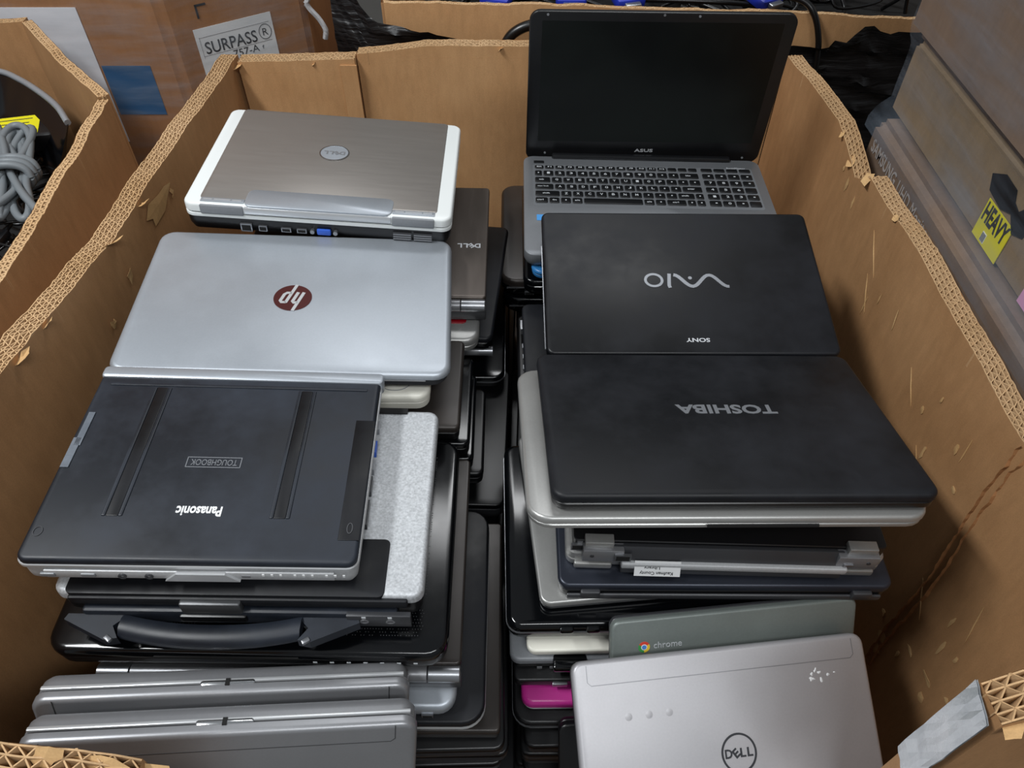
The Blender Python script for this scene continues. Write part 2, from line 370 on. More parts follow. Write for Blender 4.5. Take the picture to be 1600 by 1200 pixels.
# ------------------------------------------------------------------ the big box that holds the laptops
BX = empty('pallet_box', Matrix.Translation((0, .78, FZ)), 'big open brown corrugated pallet box filled with stacked laptops', 'box')
G = Matrix.Translation((0, .78, FZ)).inverted()
class Shift:      # parts are modelled in place, then moved under the box's own origin
    def __enter__(s): s.before = set(bpy.data.objects); return s
    def __exit__(s, *a):
        for o in set(bpy.data.objects) - s.before:
            if o.parent == s.root and o.type == 'MESH' and o.data.users == 1 and o.location.length < 1e-9: o.data.transform(s.mx)
            elif o.parent == s.root: o.location = s.mx @ o.location
def shifted(root):
    s = Shift(); s.root = root; s.mx = root.matrix_world.inverted() if False else Matrix.Translation(root.location).inverted(); return s
with shifted(BX):
    corrugated(BX, 'side_panel', [(.545, .225, 1.0), (.556, .42, .975), (.553, .50, .958), (.545, .62, .965), (.542, .80, .972), (.543, .90, .965), (.540, .985, .962), (.538, 1.015, .935), (.536, 1.05, .952), (.532, 1.13, .975), (.522, 1.25, .970), (.512, 1.375, .966)], FZ, .027, 4, .0105, 3, bulge=.0012)
    corrugated(BX, 'back_panel', [(.50, 1.392, .966), (.25, 1.388, .976), (-.012, 1.388, .981), (-.16, 1.390, .979), (-.285, 1.392, .965)], FZ, .026, 4, .0105, 5, rag=.0015, m_in='kraft')
    corrugated(BX, 'back_panel', [(-.285, 1.381, .961), (-.42, 1.385, .956), (-.505, 1.388, .953)], FZ, .030, 4, .0105, 6, rag=.0015, m_in='kraft')
    corrugated(BX, 'side_panel', [(-.522, 1.402, .952), (-.528, 1.2, .964), (-.532, 1.0, .975), (-.532, .81, .986), (-.532, .66, 1.008), (-.533, .55, 1.027), (-.533, .40, 1.035), (-.53, .19, 1.04)], FZ, .031, 5, .0105, 4)
    corrugated(BX, 'front_panel', [(-.515, .148, 1.06), (-.40, .150, 1.064), (-.345, .151, 1.060), (-.295, .152, 1.038), (-.262, .153, 1.012)], FZ, .030, 4, .0105, 8)
    corrugated(BX, 'front_panel', [(.338, .195, 1.046), (.36, .197, 1.066), (.45, .20, 1.08), (.53, .203, 1.08)], FZ, .030, 4, .0105, 9)
    corrugated(BX, 'front_panel', [(-.272, .153, .56), (.0, .16, .55), (.338, .195, .56)], FZ, .030, 4, .0105, 12, rim=False)
    new_obj('bottom_panel', box_mesh(1.04, 1.2, .016), 'kraft_inner', BX, (0, .785, FZ + .008))
    # seam flap of the overlapping back board
    new_obj('seam_flap', box_mesh(.030, .003, .56, 0), 'kraft', BX, (-.298, 1.3650, FZ + .31))
    # packing tape across the cut of the front wall
    V = []; F = []
    for i in range(9):
        for j in range(7):
            V.append((.3385 + .0045 * j * .35 - .004 + .002 * noise.noise(Vector((i * .9, j * .8, 3))) - .004 * (j / 6), .180 + .032 * (j / 6) , 1.047 - i * .019 + .003 * noise.noise(Vector((i, j, 0)))))
    for i in range(8):
        for j in range(6): a = i * 7 + j; F.append((a, a + 1, a + 8, a + 7))
    me = mesh_from([(x - .006, y, z) for x, y, z in V] + [(x - .0045, y, z) for x, y, z in V], F + [tuple(63 + k for k in f[::-1]) for f in F], 'tape')
    new_obj('tape', me, 'tape', BX)
    # fold torn into the right wall, from its rim down
    rnd = random.Random(21); V = []; F = []; K = 60
    for i in range(K):
        f = i / (K - 1); z = .952 - f * .50; y = .488 - .022 * f + .004 * math.sin(f * 9); w = .0058 + .004 * noise.noise(Vector((i * .35, 0, 0)))
        w = max(.0022, w); x0 = .5400
        for dx, dy in ((.003, -w - .003), (-.0012 - .002 * rnd.random(), -w), (.006, -w * .35), (.002 - .002 * rnd.random(), 0), (.006, w * .45), (-.0022 - .002 * rnd.random(), w), (.003, w + .003)):
            V.append((x0 + dx, y + dy + rnd.uniform(-.001, .001), z))
    for i in range(K - 1):
        for j in range(6): a = i * 7 + j; F.append((a, a + 7, a + 8, a + 1))
    new_obj('torn_fold', mesh_from(V, F, 'torn_fold'), 'kraft_dark', BX)
    # scuffs and torn scraps on the walls
    def inner_x(y):
        K = [(.225, .545), (.42, .556), (.50, .553), (.62, .545), (.80, .542), (.90, .543), (.985, .540), (1.05, .536), (1.13, .532)]
        for (a, xa), (b, xb) in zip(K, K[1:]):
            if a <= y <= b: return xa + (xb - xa) * (y - a) / (b - a) - .0138
        return .53
    for k, (y, z, sy, sz) in enumerate([(.476, .52, .03, .03), (.470, .49, .025, .035), (.40, .66, .012, .05), (.415, .70, .008, .04), (.385, .60, .04, .012), (.37, .57, .02, .02), (.43, .58, .03, .012), (.44, .545, .014, .025), (.345, .63, .014, .014), (.375, .68, .008, .02),
                                        (.60, .80, .010, .03), (.64, .84, .012, .02), (.58, .77, .006, .012), (.56, .86, .012, .020), (.62, .88, .008, .014), (.53, .82, .016, .014), (1.00, .905, .010, .035), (1.06, .93, .012, .012), (1.035, .915, .016, .03), (.83, .86, .006, .03), (.86, .82, .005, .04), (.50, .55, .02, .015), (.33, .52, .02, .03)]):
        x = inner_x(y) + .0004
        flake(BX, 'torn_scrap', (x, y, z), (0, 1, 0), (0, 0, 1), (-1, 0, 0), k * 1.7, (sy * .8, sz), .10)
    for k, (y0, z0, y1, z1) in enumerate([(.93, .93, .86, .86), (.90, .88, .84, .80), (.70, .86, .66, .82), (.62, .80, .57, .75), (.50, .70, .44, .62), (.55, .90, .545, .84), (.40, .78, .38, .70), (.78, .90, .77, .85)]):
        for_len = math.hypot(y1 - y0, z1 - z0); u = Vector((inner_x(y1) - inner_x(y0), y1 - y0, z1 - z0)).normalized(); ym = (y0 + y1) / 2
        flake(BX, 'scratch', (inner_x(ym) + .0002, ym, (z0 + z1) / 2), u, Vector((0, -u.z, u.y)), (-1, 0, 0), 300 + k, (for_len, .0022), .0)
    for k, (y, z, sy, sz) in enumerate([(.80, .93, .02, .03), (.72, .915, .02, .02), (.66, .86, .012, .02), (.70, .875, .006, .02), (.99, .93, .02, .02)]):
        flake(BX, 'torn_scrap', (-.5145, y, z), (0, 1, 0), (0, 0, 1), (1, 0, 0), 50 + k * 1.3, (sy, sz), .45)
    for k, (x, y, z, s) in enumerate([(-.512, .80, .985, .03), (-.513, .62, 1.012, .022), (-.512, .56, 1.02, .026), (-.511, .90, .975, .02), (.525, .985, .958, .03), (.522, 1.05, .945, .03), (.519, 1.10, .965, .02), (.53, .88, .964, .018), (.35, .18, 1.045, .03), (-.50, 1.37, .945, .03), (-.02, 1.373, .975, .015), (-.36, 1.37, .95, .018)]):
        flake(BX, 'torn_scrap', (x, y, z), (.3, 1, .1), (.8, .1, .4), (0, -.3, 1), 80 + k * 1.9, (s, s * .8), .5)
    for k, (x, z, s) in enumerate(((-.288, 1.012, .05), (-.266, .985, .05), (-.315, 1.03, .03))):
        flake(BX, 'torn_scrap', (x, .160, z + .016), (1, 0, -.25), (.1, .55, .55), (0, -.5, .8), 140 + k * 1.9, (s, s * .8), .12)
    # clear film of old tape in the back left corner, and glue tears
    flake(BX, 'tape_patch', (-.5140, 1.26, .90), (0, 1, 0), (0, 0, 1), (1, 0, 0), 7, (.13, .12), .0, 'glue')
    flake(BX, 'tape_patch', (-.5145, .945, .945), (0, 1, 0), (0, .2, 1), (1, 0, 0), 9, (.15, .045), .0, 'kraft_torn')

# ------------------------------------------------------------------ neighbouring box on the left, full of cables
NB = empty('cable_box', Matrix.Translation((-.95, .95, FZ)), 'brown corrugated box full of cables, at the left edge of the photo', 'box')
with shifted(NB):
    corrugated(NB, 'side_panel', [(-.612, .35, 1.0), (-.613, .60, 1.0), (-.622, .80, 1.0), (-.636, 1.00, .998), (-.648, 1.15, 1.0)], FZ, .018, 2, .008, 15, lw=.0022)
    corrugated(NB, 'corner_panel', [(-.648, 1.155, 1.0), (-.77, 1.29, 1.0), (-.893, 1.44, 1.0)], FZ, .018, 2, .008, 16, lw=.0022)
    corrugated(NB, 'back_panel', [(-.893, 1.44, 1.0), (-1.1, 1.43, 1.0), (-1.4, 1.43, 1.0)], FZ, .018, 2, .008, 17, lw=.0022)
    corrugated(NB, 'side_panel', [(-1.4, 1.43, 1.0), (-1.4, .9, 1.0), (-1.4, .35, 1.0)], FZ, .018, 2, .012, 18, rim=False)
    corrugated(NB, 'front_panel', [(-1.4, .35, 1.0), (-1.0, .35, 1.0), (-.612, .35, 1.0)], FZ, .018, 2, .012, 19, rim=False)
    new_obj('bottom_panel', box_mesh(.76, 1.06, .01), 'kraft_inner', NB, (-1.005, .89, FZ + .006))

# ------------------------------------------------------------------ wrapped box with printed label, back left
SB = empty('wrapped_carton', Matrix.Translation((-.9, 1.8, FZ)), 'tall brown carton in clear wrap with white printed label, behind left', 'box')
d = Vector((math.cos(math.radians(34)), math.sin(math.radians(34)), 0)); e0 = Vector((-.668, 1.5, 0)); e1 = e0 + d * .285
e2 = Vector((e1.x, e1.y + .5, 0)); e3 = Vector((-1.9, 2.2, 0)); e4 = Vector((-1.9, 1.5, 0))
def prism(parent, name, pl, z0, z1, m, bev=.006):
    bm = bmesh.new(); b = [bm.verts.new((p[0], p[1], z0)) for p in pl]; t = [bm.verts.new((p[0], p[1], z1)) for p in pl]; k = len(pl)
    bm.faces.new(b[::-1]); bm.faces.new(t)
    for i in range(k): bm.faces.new((b[i], b[(i + 1) % k], t[(i + 1) % k], t[i]))
    bmesh.ops.recalc_face_normals(bm, faces=bm.faces)
    if bev: bmesh.ops.bevel(bm, geom=bm.edges[:] , offset=bev, segments=3, affect='EDGES')
    me = bpy.data.meshes.new(name); bm.to_mesh(me); bm.free()
    for p in me.polygons: p.use_smooth = True
    me.set_sharp_from_angle(angle=math.radians(30))
    return new_obj(name, me, m, parent)
with shifted(SB):
    prism(SB, 'carton_body', [e0, e1, e2, e3, e4], FZ, 1.75, 'kraft_dark', .012)
    fa = math.atan2(d.y, d.x); nrm = Vector((d.y, -d.x, 0))
    def on_face(s, z, out=.001): q = e0 + d * s + nrm * out; return Vector((q.x, q.y, z))
    R = Matrix.Rotation(fa, 4, 'Z') @ Matrix.Rotation(PI / 2, 4, 'X')
    lab = new_obj('printed_label', box_mesh(.16, .115, .0008), 'label_white', SB, mtx=Matrix.Translation(on_face(.128, .886, .0012)) @ R)
    lab['label'] = 'white label with large black lettering'
    for s, w, h, y, x in (('SURPASS', .108, .024, .018, .0), ('-757-A', .062, .014, -.006, .022), ('f', .004, .007, -.007, .062)):
        put_text(lab, s, 'ink', (x - .012, y, .0006), w, h, bold=.008 if h > .02 else 0)
    new_obj('registered_mark', annulus(.0135, .0155, .0012, .0004), 'ink', lab, (.061, .022, .0006))
    put_text(lab, 'R', 'ink', (.061, .022, .0006), .011, .014)
    for (a, b, w, h) in ((0, .040, .145, .0006), (0, .0035, .145, .0006), (-.0725, .02, .0006, .042)):
        part_box(lab, 'ruled_line', 'gunmetal', a, b, .0006, w, h, .0004)
    for (s, z, w, h) in ((.066, .975, .004, .026), (.075, .986, .022, .004), (.235, .99, .004, .02)):
        new_obj('printed_corner_mark', box_mesh(w, h, .0008), 'ink', SB, mtx=Matrix.Translation(on_face(s, z, .0012)) @ R)
    new_obj('paper_sheet', box_mesh(.30, .28, .001), 'paper', SB, mtx=Matrix.Translation((-.975, 1.4988, .858)) @ Matrix.Rotation(PI / 2, 4, 'X'))['label'] = 'large white paper sheet'
    new_obj('printed_patch', box_mesh(.097, .104, .0008), 'blue_print', SB, mtx=Matrix.Translation((-.772, 1.4990, .833)) @ Matrix.Rotation(PI / 2, 4, 'X'))['label'] = 'blue printed square'
    # wrap: clear stretch film round both faces, puckered at the edge
    pl = [(-1.85, 1.494)] + [(-1.85 + (1.165) * i / 12, 1.494) for i in range(1, 13)] + [(-.675 + .012 * i, 1.4945 + .002 * i) for i in range(3)] + [tuple((e0 + d * (.285 * i / 12) + nrm * .006).xy) for i in range(1, 13)]
    V = []; F = []
    for i, (x, y) in enumerate(pl):
        for j in range(12): V.append((x + .0015 * noise.noise(Vector((i * .9, j * 1.4, 1))), y - .0018 - .0018 * noise.noise(Vector((i, j * 1.3, 7))), .5 + j * .1))
    for i in range(len(pl) - 1):
        for j in range(11): a = i * 12 + j; F.append((a, a + 12, a + 13, a + 1))
    new_obj('stretch_film', mesh_from(V, F, 'stretch_film', 60), 'film_clear', SB)
    # loose twisted film tail hanging by the edge
    new_obj('film_tail', tube_mesh([(-.415, 1.65, 1.02), (-.417, 1.647, .965), (-.425, 1.646, .945), (-.405, 1.648, .915), (-.395, 1.646, .893), (-.398, 1.645, .875)], .006, 6, 5), 'tape', SB)

# ------------------------------------------------------------------ box in black wrap behind, with cords
KB = empty('black_wrapped_box', Matrix.Translation((.35, 1.9, FZ)), 'open brown box in torn black stretch wrap behind the open laptop', 'box')
with shifted(KB):
    corrugated(KB, 'front_panel', [(1.05, 1.56, .948), (.783, 1.555, .957), (.568, 1.555, .965), (.30, 1.555, .976), (.05, 1.555, .983), (-.25, 1.555, .985)], FZ, .012, 1, .008, 25, m_in='kraft', lw=.003)
    corrugated(KB, 'side_panel', [(-.25, 1.555, .985), (-.27, 1.9, 1.0), (-.27, 2.3, 1.0)], FZ, .012, 1, .01, 26, rim=False)
    corrugated(KB, 'back_panel', [(-.27, 2.3, 1.0), (.4, 2.3, 1.02), (1.05, 2.3, 1.02)], FZ, .012, 1, .01, 27, rim=False)
    corrugated(KB, 'side_panel', [(1.05, 2.3, 1.0), (1.05, 1.9, 1.0), (1.05, 1.56, .96)], FZ, .012, 1, .01, 28, rim=False)
    new_obj('bottom_panel', box_mesh(1.26, .72, .01), 'kraft_inner', KB, (.4, 1.93, FZ + .006))
    top = [(-.36, 1.08), (-.30, 1.0), (-.285, .965), (-.22, .952), (-.15, .945), (-.10, .932), (-.05, .921), (-.03, .912), (.0, .90), (.2, .895), (.45, .905), (.56, .916), (.62, .918), (.665, .930), (.69, .952), (.705, .956), (.725, .941), (.79, .951), (.95, .958), (1.1, .96)]
    V = []; F = []; n = 90; mrow = 40
    for i in range(n):
        x = -.36 + 1.46 * i / (n - 1)
        for (xa, za), (xb, zb) in zip(top, top[1:]):
            if xa <= x <= xb: zt = za + (zb - za) * (x - xa) / (xb - xa); break
        zt += .004 * noise.noise(Vector((x * 45, 0, 4)))
        for j in range(mrow):
            f = j / (mrow - 1); z = zt - (zt - .42) * f
            slant = z + .06 * x + .03 * math.sin(x * 9)
            fold = .036 * noise.noise(Vector((x * 5, slant * 24, 3))) + .018 * noise.noise(Vector((x * 3, slant * 55, 8)))
            y = 1.532 - abs(fold) - (.012 if f < .04 else 0) * (.5 + noise.noise(Vector((x * 30, 1, 1))))
            if x < -.255: y += (-.255 - x) * .5
            V.append((x, y, z))
    for i in range(n - 1):
        for j in range(mrow - 1): a = i * mrow + j; F.append((a, a + 1, a + mrow + 1, a + mrow))
    new_obj('black_stretch_wrap', mesh_from(V, F, 'black_stretch_wrap', 70), 'film_black', KB)

# ------------------------------------------------------------------ wrapped cartons on the right
def wrapped_box(name, label, x0, x1, y0, y1, z0, z1, m, bev=.012):
    r = empty(name, Matrix.Translation(((x0 + x1) / 2, (y0 + y1) / 2, z0)), label, 'box', 'wrapped cartons on the right')
    with shifted(r): prism(r, 'carton_body', [(x0, y0), (x1, y0), (x1, y1), (x0, y1)], z0, z1, m, bev)
    return r
MB = wrapped_box('monitor_carton', 'low brown monitor carton with pale printed lettering beside the right wall', .578, 1.35, -.1, 1.135, FZ, .980, 'kraft_grey', .014)
with shifted(MB):
    R = Matrix.Rotation(-PI / 2, 4, 'Z') @ Matrix.Rotation(PI / 2, 4, 'X')
    new_obj('lettering', text_mesh('SAMSUNG', .105, .021, .012), 'ink_white', MB, mtx=Matrix.Translation((.5775, 1.055, .944)) @ R)
    new_obj('lettering', text_mesh('UHD Monitor', .13, .021, .0), 'ink_white', MB, mtx=Matrix.Translation((.5775, .925, .943)) @ R)
    new_obj('lettering', text_mesh('Monitor', .06, .015, .0), 'ink_white', MB, mtx=Matrix.Translation((.5775, .965, .918)) @ R)
HB = wrapped_box('heavy_carton', 'grey-brown carton with yellow HEAVY sticker, under clear wrap', .604, 1.30, -.1, 1.15, .9805, 1.094, 'kraft_box', .008)
with shifted(HB):
    st = new_obj('heavy_sticker', box_mesh(.067, .052, .001), 'yellow', HB, mtx=Matrix.Translation((.6025, .788, 1.012)) @ R); st['label'] = 'yellow sticker reading HEAVY'
    put_text(st, 'HEAVY', 'ink', (0, .011, .0006), .060, .026, bold=.03)
    part_box(st, 'barcode_patch', 'label_white', -.008, -.016, .0008, .010, .013, .0006)
    for k in range(4): part_box(st, 'barcode_bar', 'ink', -.0115 + .0023 * k, -.016, .0013, .0011, .011, .0004)
    pb = [(-.055, .010), (-.045, -.008), (-.010, -.012), (.012, -.004), (.030, -.020), (.050, -.012), (.055, .012), (.030, .016), (.022, .006), (.008, .010), (0, .022), (-.03, .024)]
    new_obj('black_tape_patch', poly_mesh(pb, .001), 'black_matte', HB, mtx=Matrix.Translation((.6030, .785, 1.052)) @ R)
    pk = new_obj('pink_sticker', box_mesh(.04, .05, .001, .0), 'pink', HB, mtx=Matrix.Translation((.6028, .668, 1.010)) @ R)
    put_text(pk, '8-1', 'ink', (-.003, .008, .0006), .03, .016)
UB = wrapped_box('upper_carton', 'topmost brown carton of the wrapped stack, upper right corner', .590, 1.30, -.1, 1.17, 1.096, 1.62, 'kraft_grey', .02)
V = []; F = []; n = 46; mr = 40
for i in range(n):
    y = -.05 + 1.198 * i / (n - 1)
    for j in range(mr):
        f = j / (mr - 1); z = .955 + (1.60 - .955) * f
        x = .5865 if z > 1.11 else (.5865 + .0125 * min(1, (1.11 - z) / .02) if z > 1.0 else .5735 + .0255 * max(0, min(1, (z - .982) / .018)))
        x -= .003 * abs(noise.noise(Vector((y * 3 + z * 4, z * 22 - y * 9, 5)))) 
        if z > .985 and z < 1.14: x -= .003 * abs(noise.noise(Vector((y * 2, (z + y * .14) * 60, 2))))
        V.append((x, y, z))
for i in range(n - 1):
    for j in range(mr - 1): a = i * mr + j; F.append((a, a + 1, a + mr + 1, a + mr))
o = len(V)
new_obj('stretch_film', mesh_from([(x - .59 - .355, y - .535, z - 1.096) for x, y, z in V], F, 'stretch_film', 60), 'film_heavy', UB)
# ------------------------------------------------------------------ laptops
def pose(pos, rv, T):
    v = Vector(rv); R = Matrix.Rotation(v.length, 4, v.normalized()) if v.length > 1e-6 else Matrix.Identity(4)
    p = Vector(pos) - (R @ Vector((0, 0, T)))
    return Matrix.Translation(p) @ R
def laptop(label, W, D, T, pos, rv=(0, 0, 0), lid='black_soft', base='black_plain', r=.012, lidT=None, bev=.004, name='laptop', group='laptops in the big box', base_r=None, base_in=.001, seam=.0014, lid_prof=None, base_prof=None, nseg=6):
    """closed laptop; pos = centre of the lid's top face; local x = width, y = away from viewer"""
    lidT = lidT or T * .34; root = empty(name, pose(pos, rv, T), label, 'laptop', group); bT = T - lidT - seam
    bp = base_prof or [(.012, 0), (.004, .002), (.0005, bT * .35), (0, bT * .6), (0, bT - .001), (.001, bT)]
    b = new_obj('base', slab_mesh(W - 2 * base_in, D - 2 * base_in, base_r or r, bp, nseg), base, root)
    new_obj('seam_shade_fill', slab_mesh(W - .012, D - .012, r, [(0, bT - .0005), (0, bT + seam + .0005)], 4), 'black_gap', root)  # black filler standing in for the shade between lid and base
    z0 = bT + seam
    lp = lid_prof or [(.001, z0), (0, z0 + .001), (0, T - bev), (.08 * bev, T - .62 * bev), (.3 * bev, T - .3 * bev), (.62 * bev, T - .08 * bev), (bev, T)]
    l = new_obj('lid', slab_mesh(W, D, r, lp, nseg), lid, root)
    root['_'] = 0; del root['_']
    return root, l, b, bT, z0
def port(root, x, y, z, w, h, kind='usb', side=-1, face='y'):
    """socket on the rear/front face: metal rim with a dark mouth"""
    rot = (0, 0, 0) if face == 'y' else (0, 0, PI / 2)
    p = part_box(root, 'port', 'metal', x, y, z, w, .003, h, 0, rot)
    part_box(p, 'port_mouth', 'black_gap', 0, side * .0013, 0, w * .8, .001, h * .7)
    return p
def dell_logo(parent, m, loc, w, rotz, ring_r=None, ring_w=.0012, mr=None, name='logo'):
    h = w * .29; parts = []
    def g(s, ww, cx, rz=0, cy=0): parts.append((text_mesh(s, ww, h, .03, .0004), Matrix.Translation((cx * w, cy * w, 0)) @ Matrix.Rotation(rz, 4, 'Z')))
    g('D', .26 * w, -.37); g('E', .20 * w, -.105, .62, 0); g('L', .20 * w, .14); g('L', .20 * w, .39)
    o = new_obj(name, join(parts, 'logo'), m, parent, loc, (0, 0, rotz)); o['label'] = 'four-letter logo with a tilted E'
    if ring_r: new_obj('logo_ring', annulus(ring_r, ring_r, ring_w, .0005, 40), mr or m, parent, loc)
    return o

# ---- white and silver laptop, back left
root, lid, b, bT, z0 = laptop('closed laptop with brushed grey lid and white side edges, back left of the box', .357, .266, .043, (-.259, .989, .988), (-.0376, .0775, -.0049), 'white_plastic', 'black_plain', .014, .013, .004)
T = .043
new_obj('base_rim', slab_mesh(.357, .266, .014, [(.002, bT - .007), (0, bT - .005), (0, bT - .001), (.002, bT)], 6), 'white_plastic', root)
new_obj('lid_panel', slab_mesh(.316, .252, .006, [(0, T - .001), (0, T + .0004), (.0008, T + .0008)], 4), 'brushed', root, (0, .006, 0))
D2 = -.133
new_obj('hinge_cover', slab_mesh(.196, .040, .010, [(0, T - .001), (0, T + .001), (.0012, T + .0018)], 5), 'silver', root, (0, D2 + .020, 0))
part_box(root, 'hinge_bar', 'light_trim', 0, D2 + .001, T - .0065, .196, .006, .011, .0025)
for s in (-1, 1):
    part_box(root, 'hinge', 'grey_plastic', s * .127, D2 + .003, T - .0075, .057, .010, .013, .0015)
    h = part_box(root, 'hinge_cap', 'silver', s * .127, D2 + .010, T + .0006, .057, .009, .0016, .0006)
    for k in (-1, 0, 1): part_box(h, 'cap_groove', 'light_trim', k * .019, .0, .0010, .012 if k else .022, .0022, .0008)
for x, w, h in ((-.098, .015, .012), (-.076, .011, .008), (-.045, .013, .006), (-.024, .013, .006)): port(root, x, D2 - .0005, bT - .018, w, h)
vg = part_box(root, 'vga_port', 'blue_vga', .006, D2 - .0015, bT - .017, .019, .005, .009, .002)
for s in (-1, 1): new_obj('port_screw', cyl_mesh(.0032, .006, 8, 'y'), 'metal', root, (.006 + s * .0155, D2 - .004, bT - .017))
for x in (.112, .140):
    v = part_box(root, 'vent', 'dark_grey', x, D2 - .0005, bT - .016, .025, .003, .011)
    for k in range(3): part_box(v, 'vent_slat', 'gunmetal', 0, -.0016, -.0035 + .0035 * k, .024, .001, .0012)
new_obj('logo_disc', cyl_mesh(.0205, .0006, 40), 'silver', root, (-.002, .018, T + .0007))
dell_logo(root, 'gunmetal', (-.002, .018, T + .0013), .031, PI, .0215, .0016, 'chrome')

# ---- silver laptop with red round logo
root, lid, b, bT, z0 = laptop('silver laptop with a round dark red logo on its lid', .3886, .258, .0255, (-.271, .726, .956), (.0038, .0764, .0466), 'silver', 'dark_grey', .020, .009, .007, base_in=.003)
def hp_logo(root, loc, R):
    parts = []
    new_obj('logo_disc', cyl_mesh(R, .0006, 48), 'hp_red', root, loc)
    def st(pts, w): parts.append((stroke_mesh(pts, w, .0005), Matrix.Identity(4)))
    k = .30; w = R * .17           # upright hp: slanted strokes
    def s(x, y): return (R * (x + k * y), R * y)
    st([s(-.42, -.42), s(-.42, 1.02)], w)                                       # h stem up to the rim
    st([s(-.42, .36), s(-.20, .40), s(-.12, .32), s(-.12, -.42)], w)            # h arch
    st([s(.20, -1.02), s(.20, .42)], w)                                         # p stem down to the rim
    st([s(.20, .38), s(.44, .38), s(.53, .28), s(.53, -.24), s(.44, -.36), s(.20, -.36)], w)
    o = new_obj('logo', join(parts, 'logo'), 'light_trim', root, (loc[0], loc[1], loc[2] + .0005), (0, 0, PI)); o['label'] = 'two slanted silver letters'
hp_logo(root, (-.004, -.001, .0255), .0235)
part_box(root, 'front_lip', 'light_trim', 0, -.1275, z0 - .0005, .33, .003, .002)

# ---- black and silver rugged laptop with two pressed grooves
root, lid, b, bT, z0 = laptop('black scuffed rugged laptop with two pressed grooves, silver hinge and white lettering', .305, .244, .040, (-.298, .468, .970), (-.0378, .0636, .0211), 'black_scuffed', 'silver_paint', .010, .012, .004)
T = .040; W = .305; D = .244
new_obj('lid_rim', slab_mesh(W + .003, D + .002, .011, [(.001, z0 - .0002), (0, z0 + .001), (0, z0 + .004), (.001, z0 + .005)], 6), 'light_trim', root)
new_obj('hinge_bar', slab_mesh(W + .004, .017, .005, [(.002, z0 - .006), (0, z0 - .003), (0, T - .001), (.001, T + .001), (.003, T + .002)], 5), 'silver', root, (.001, D / 2 - .006, 0))
for s in (-1, 1):
    pts = [(s * .082 * (1.02), .080), (s * .085, -.06)]
    # pressed grooves: dark recessed channel between two soft ridges
    g = part_box(root, 'lid_groove', 'black_soft', s * .078 - .004, .010, T - .0004, .0115, .168, .0022, .0007)
    part_box(g, 'groove_ridge', 'black_scuffed', -.0078, 0, .0004, .004, .168, .0024, .0011)
    part_box(g, 'groove_ridge', 'black_scuffed', .0078, 0, .0004, .004, .168, .0024, .0011)
part_box(root, 'lid_step', 'black_scuffed', 0, .098, T + .0002, .278, .004, .0016, .0006)
put_text(root, 'Panasonic', 'label_white', (-.003, -.067, T), .043, .0115, (0, 0, PI), .03)
put_text(root, 'TOUGHBOOK', 'logo_grey', (-.003, -.008, T), .046, .0075, (0, 0, PI), 0, slant=.0)
fr = join([(box_mesh(.054, .0009, .0005), Matrix.Translation((0, .0062, 0))), (box_mesh(.054, .0009, .0005), Matrix.Translation((0, -.0062, 0))), (box_mesh(.0009, .0124, .0005), Matrix.Translation((.0267, 0, 0))), (box_mesh(.0009, .0124, .0005), Matrix.Translation((-.0267, 0, 0)))])
new_obj('lettering_frame', fr, 'logo_grey', root, (-.003, -.008, T + .0003))
c = part_box(root, 'side_cover', 'black_soft', .142, -.022, T - .0002, .020, .150, .0016, .0006)
new_obj('cover_latch', annulus(.003, .0062, .001, .0006, 20), 'dark_grey', c, (.0, -.062, .0008))
new_obj('screw_cap', annulus(.0045, .0055, .001, .0006, 20), 'dark_grey', root, (-.142, -.092, T))
yf = -D / 2
part_box(root, 'front_strip', 'silver_paint', 0, yf - .0005, z0 - .009, .262, .003, .012, .001)
new_obj('latch_notch', poly_mesh([(-.034, -.006), (-.022, .006), (.022, .006), (.034, -.006)], .004), 'light_trim', root, mtx=Matrix.Translation((.010, yf - .0005, z0 - .009)) @ Matrix.Rotation(PI / 2, 4, 'X'))
for x in (-.062, -.038): new_obj('audio_jack', annulus(.0038, .0038, .0016, .003, 14), 'dark_grey', root, mtx=Matrix.Translation((x, yf - .0005, z0 - .010)) @ Matrix.Rotation(PI / 2, 4, 'X'))
for x in (-.128, -.092): part_box(root, 'slide_switch', 'grey_plastic', x, yf - .0018, z0 - .009, .013, .003, .005, .0008)
for g_ in range(3):
    for k in range(3): part_box(root, 'indicator_light', 'label_white', .066 + g_ * .029 + k * .008, yf - .0022, z0 - .006, .0022, .001, .003)
part_box(root, 'card_slot', 'gunmetal', .050, yf - .002, z0 - .009, .008, .001, .003)
# side sockets on the right edge
for y, w, m in ((.035, .016, 'blue_vga'), (.010, .014, 'metal'), (-.015, .02, 'gunmetal_dark'), (-.05, .03, 'gunmetal_dark'), (.065, .012, 'metal')):
    part_box(root, 'side_port', m, W / 2 + .0003, y, bT * .55, .003, w, .009)
for k, (y0, y1, dx) in enumerate(((.055, .010, .011), (.020, -.018, .008))):
    pts = [(-.158 + .004 * noise.noise(Vector((i, k, 0))) + dx, y0 + (y1 - y0) * i / 6) for i in range(7)] + [(-.146 + .003 * noise.noise(Vector((i, k, 9))) + dx * .5, y1 + (y0 - y1) * i / 6) for i in range(7)]
    new_obj('torn_tape', poly_mesh(pts, .0006), 'tape_clear', root, (0, 0, T + .0004))['label'] = 'torn strip of clear tape'

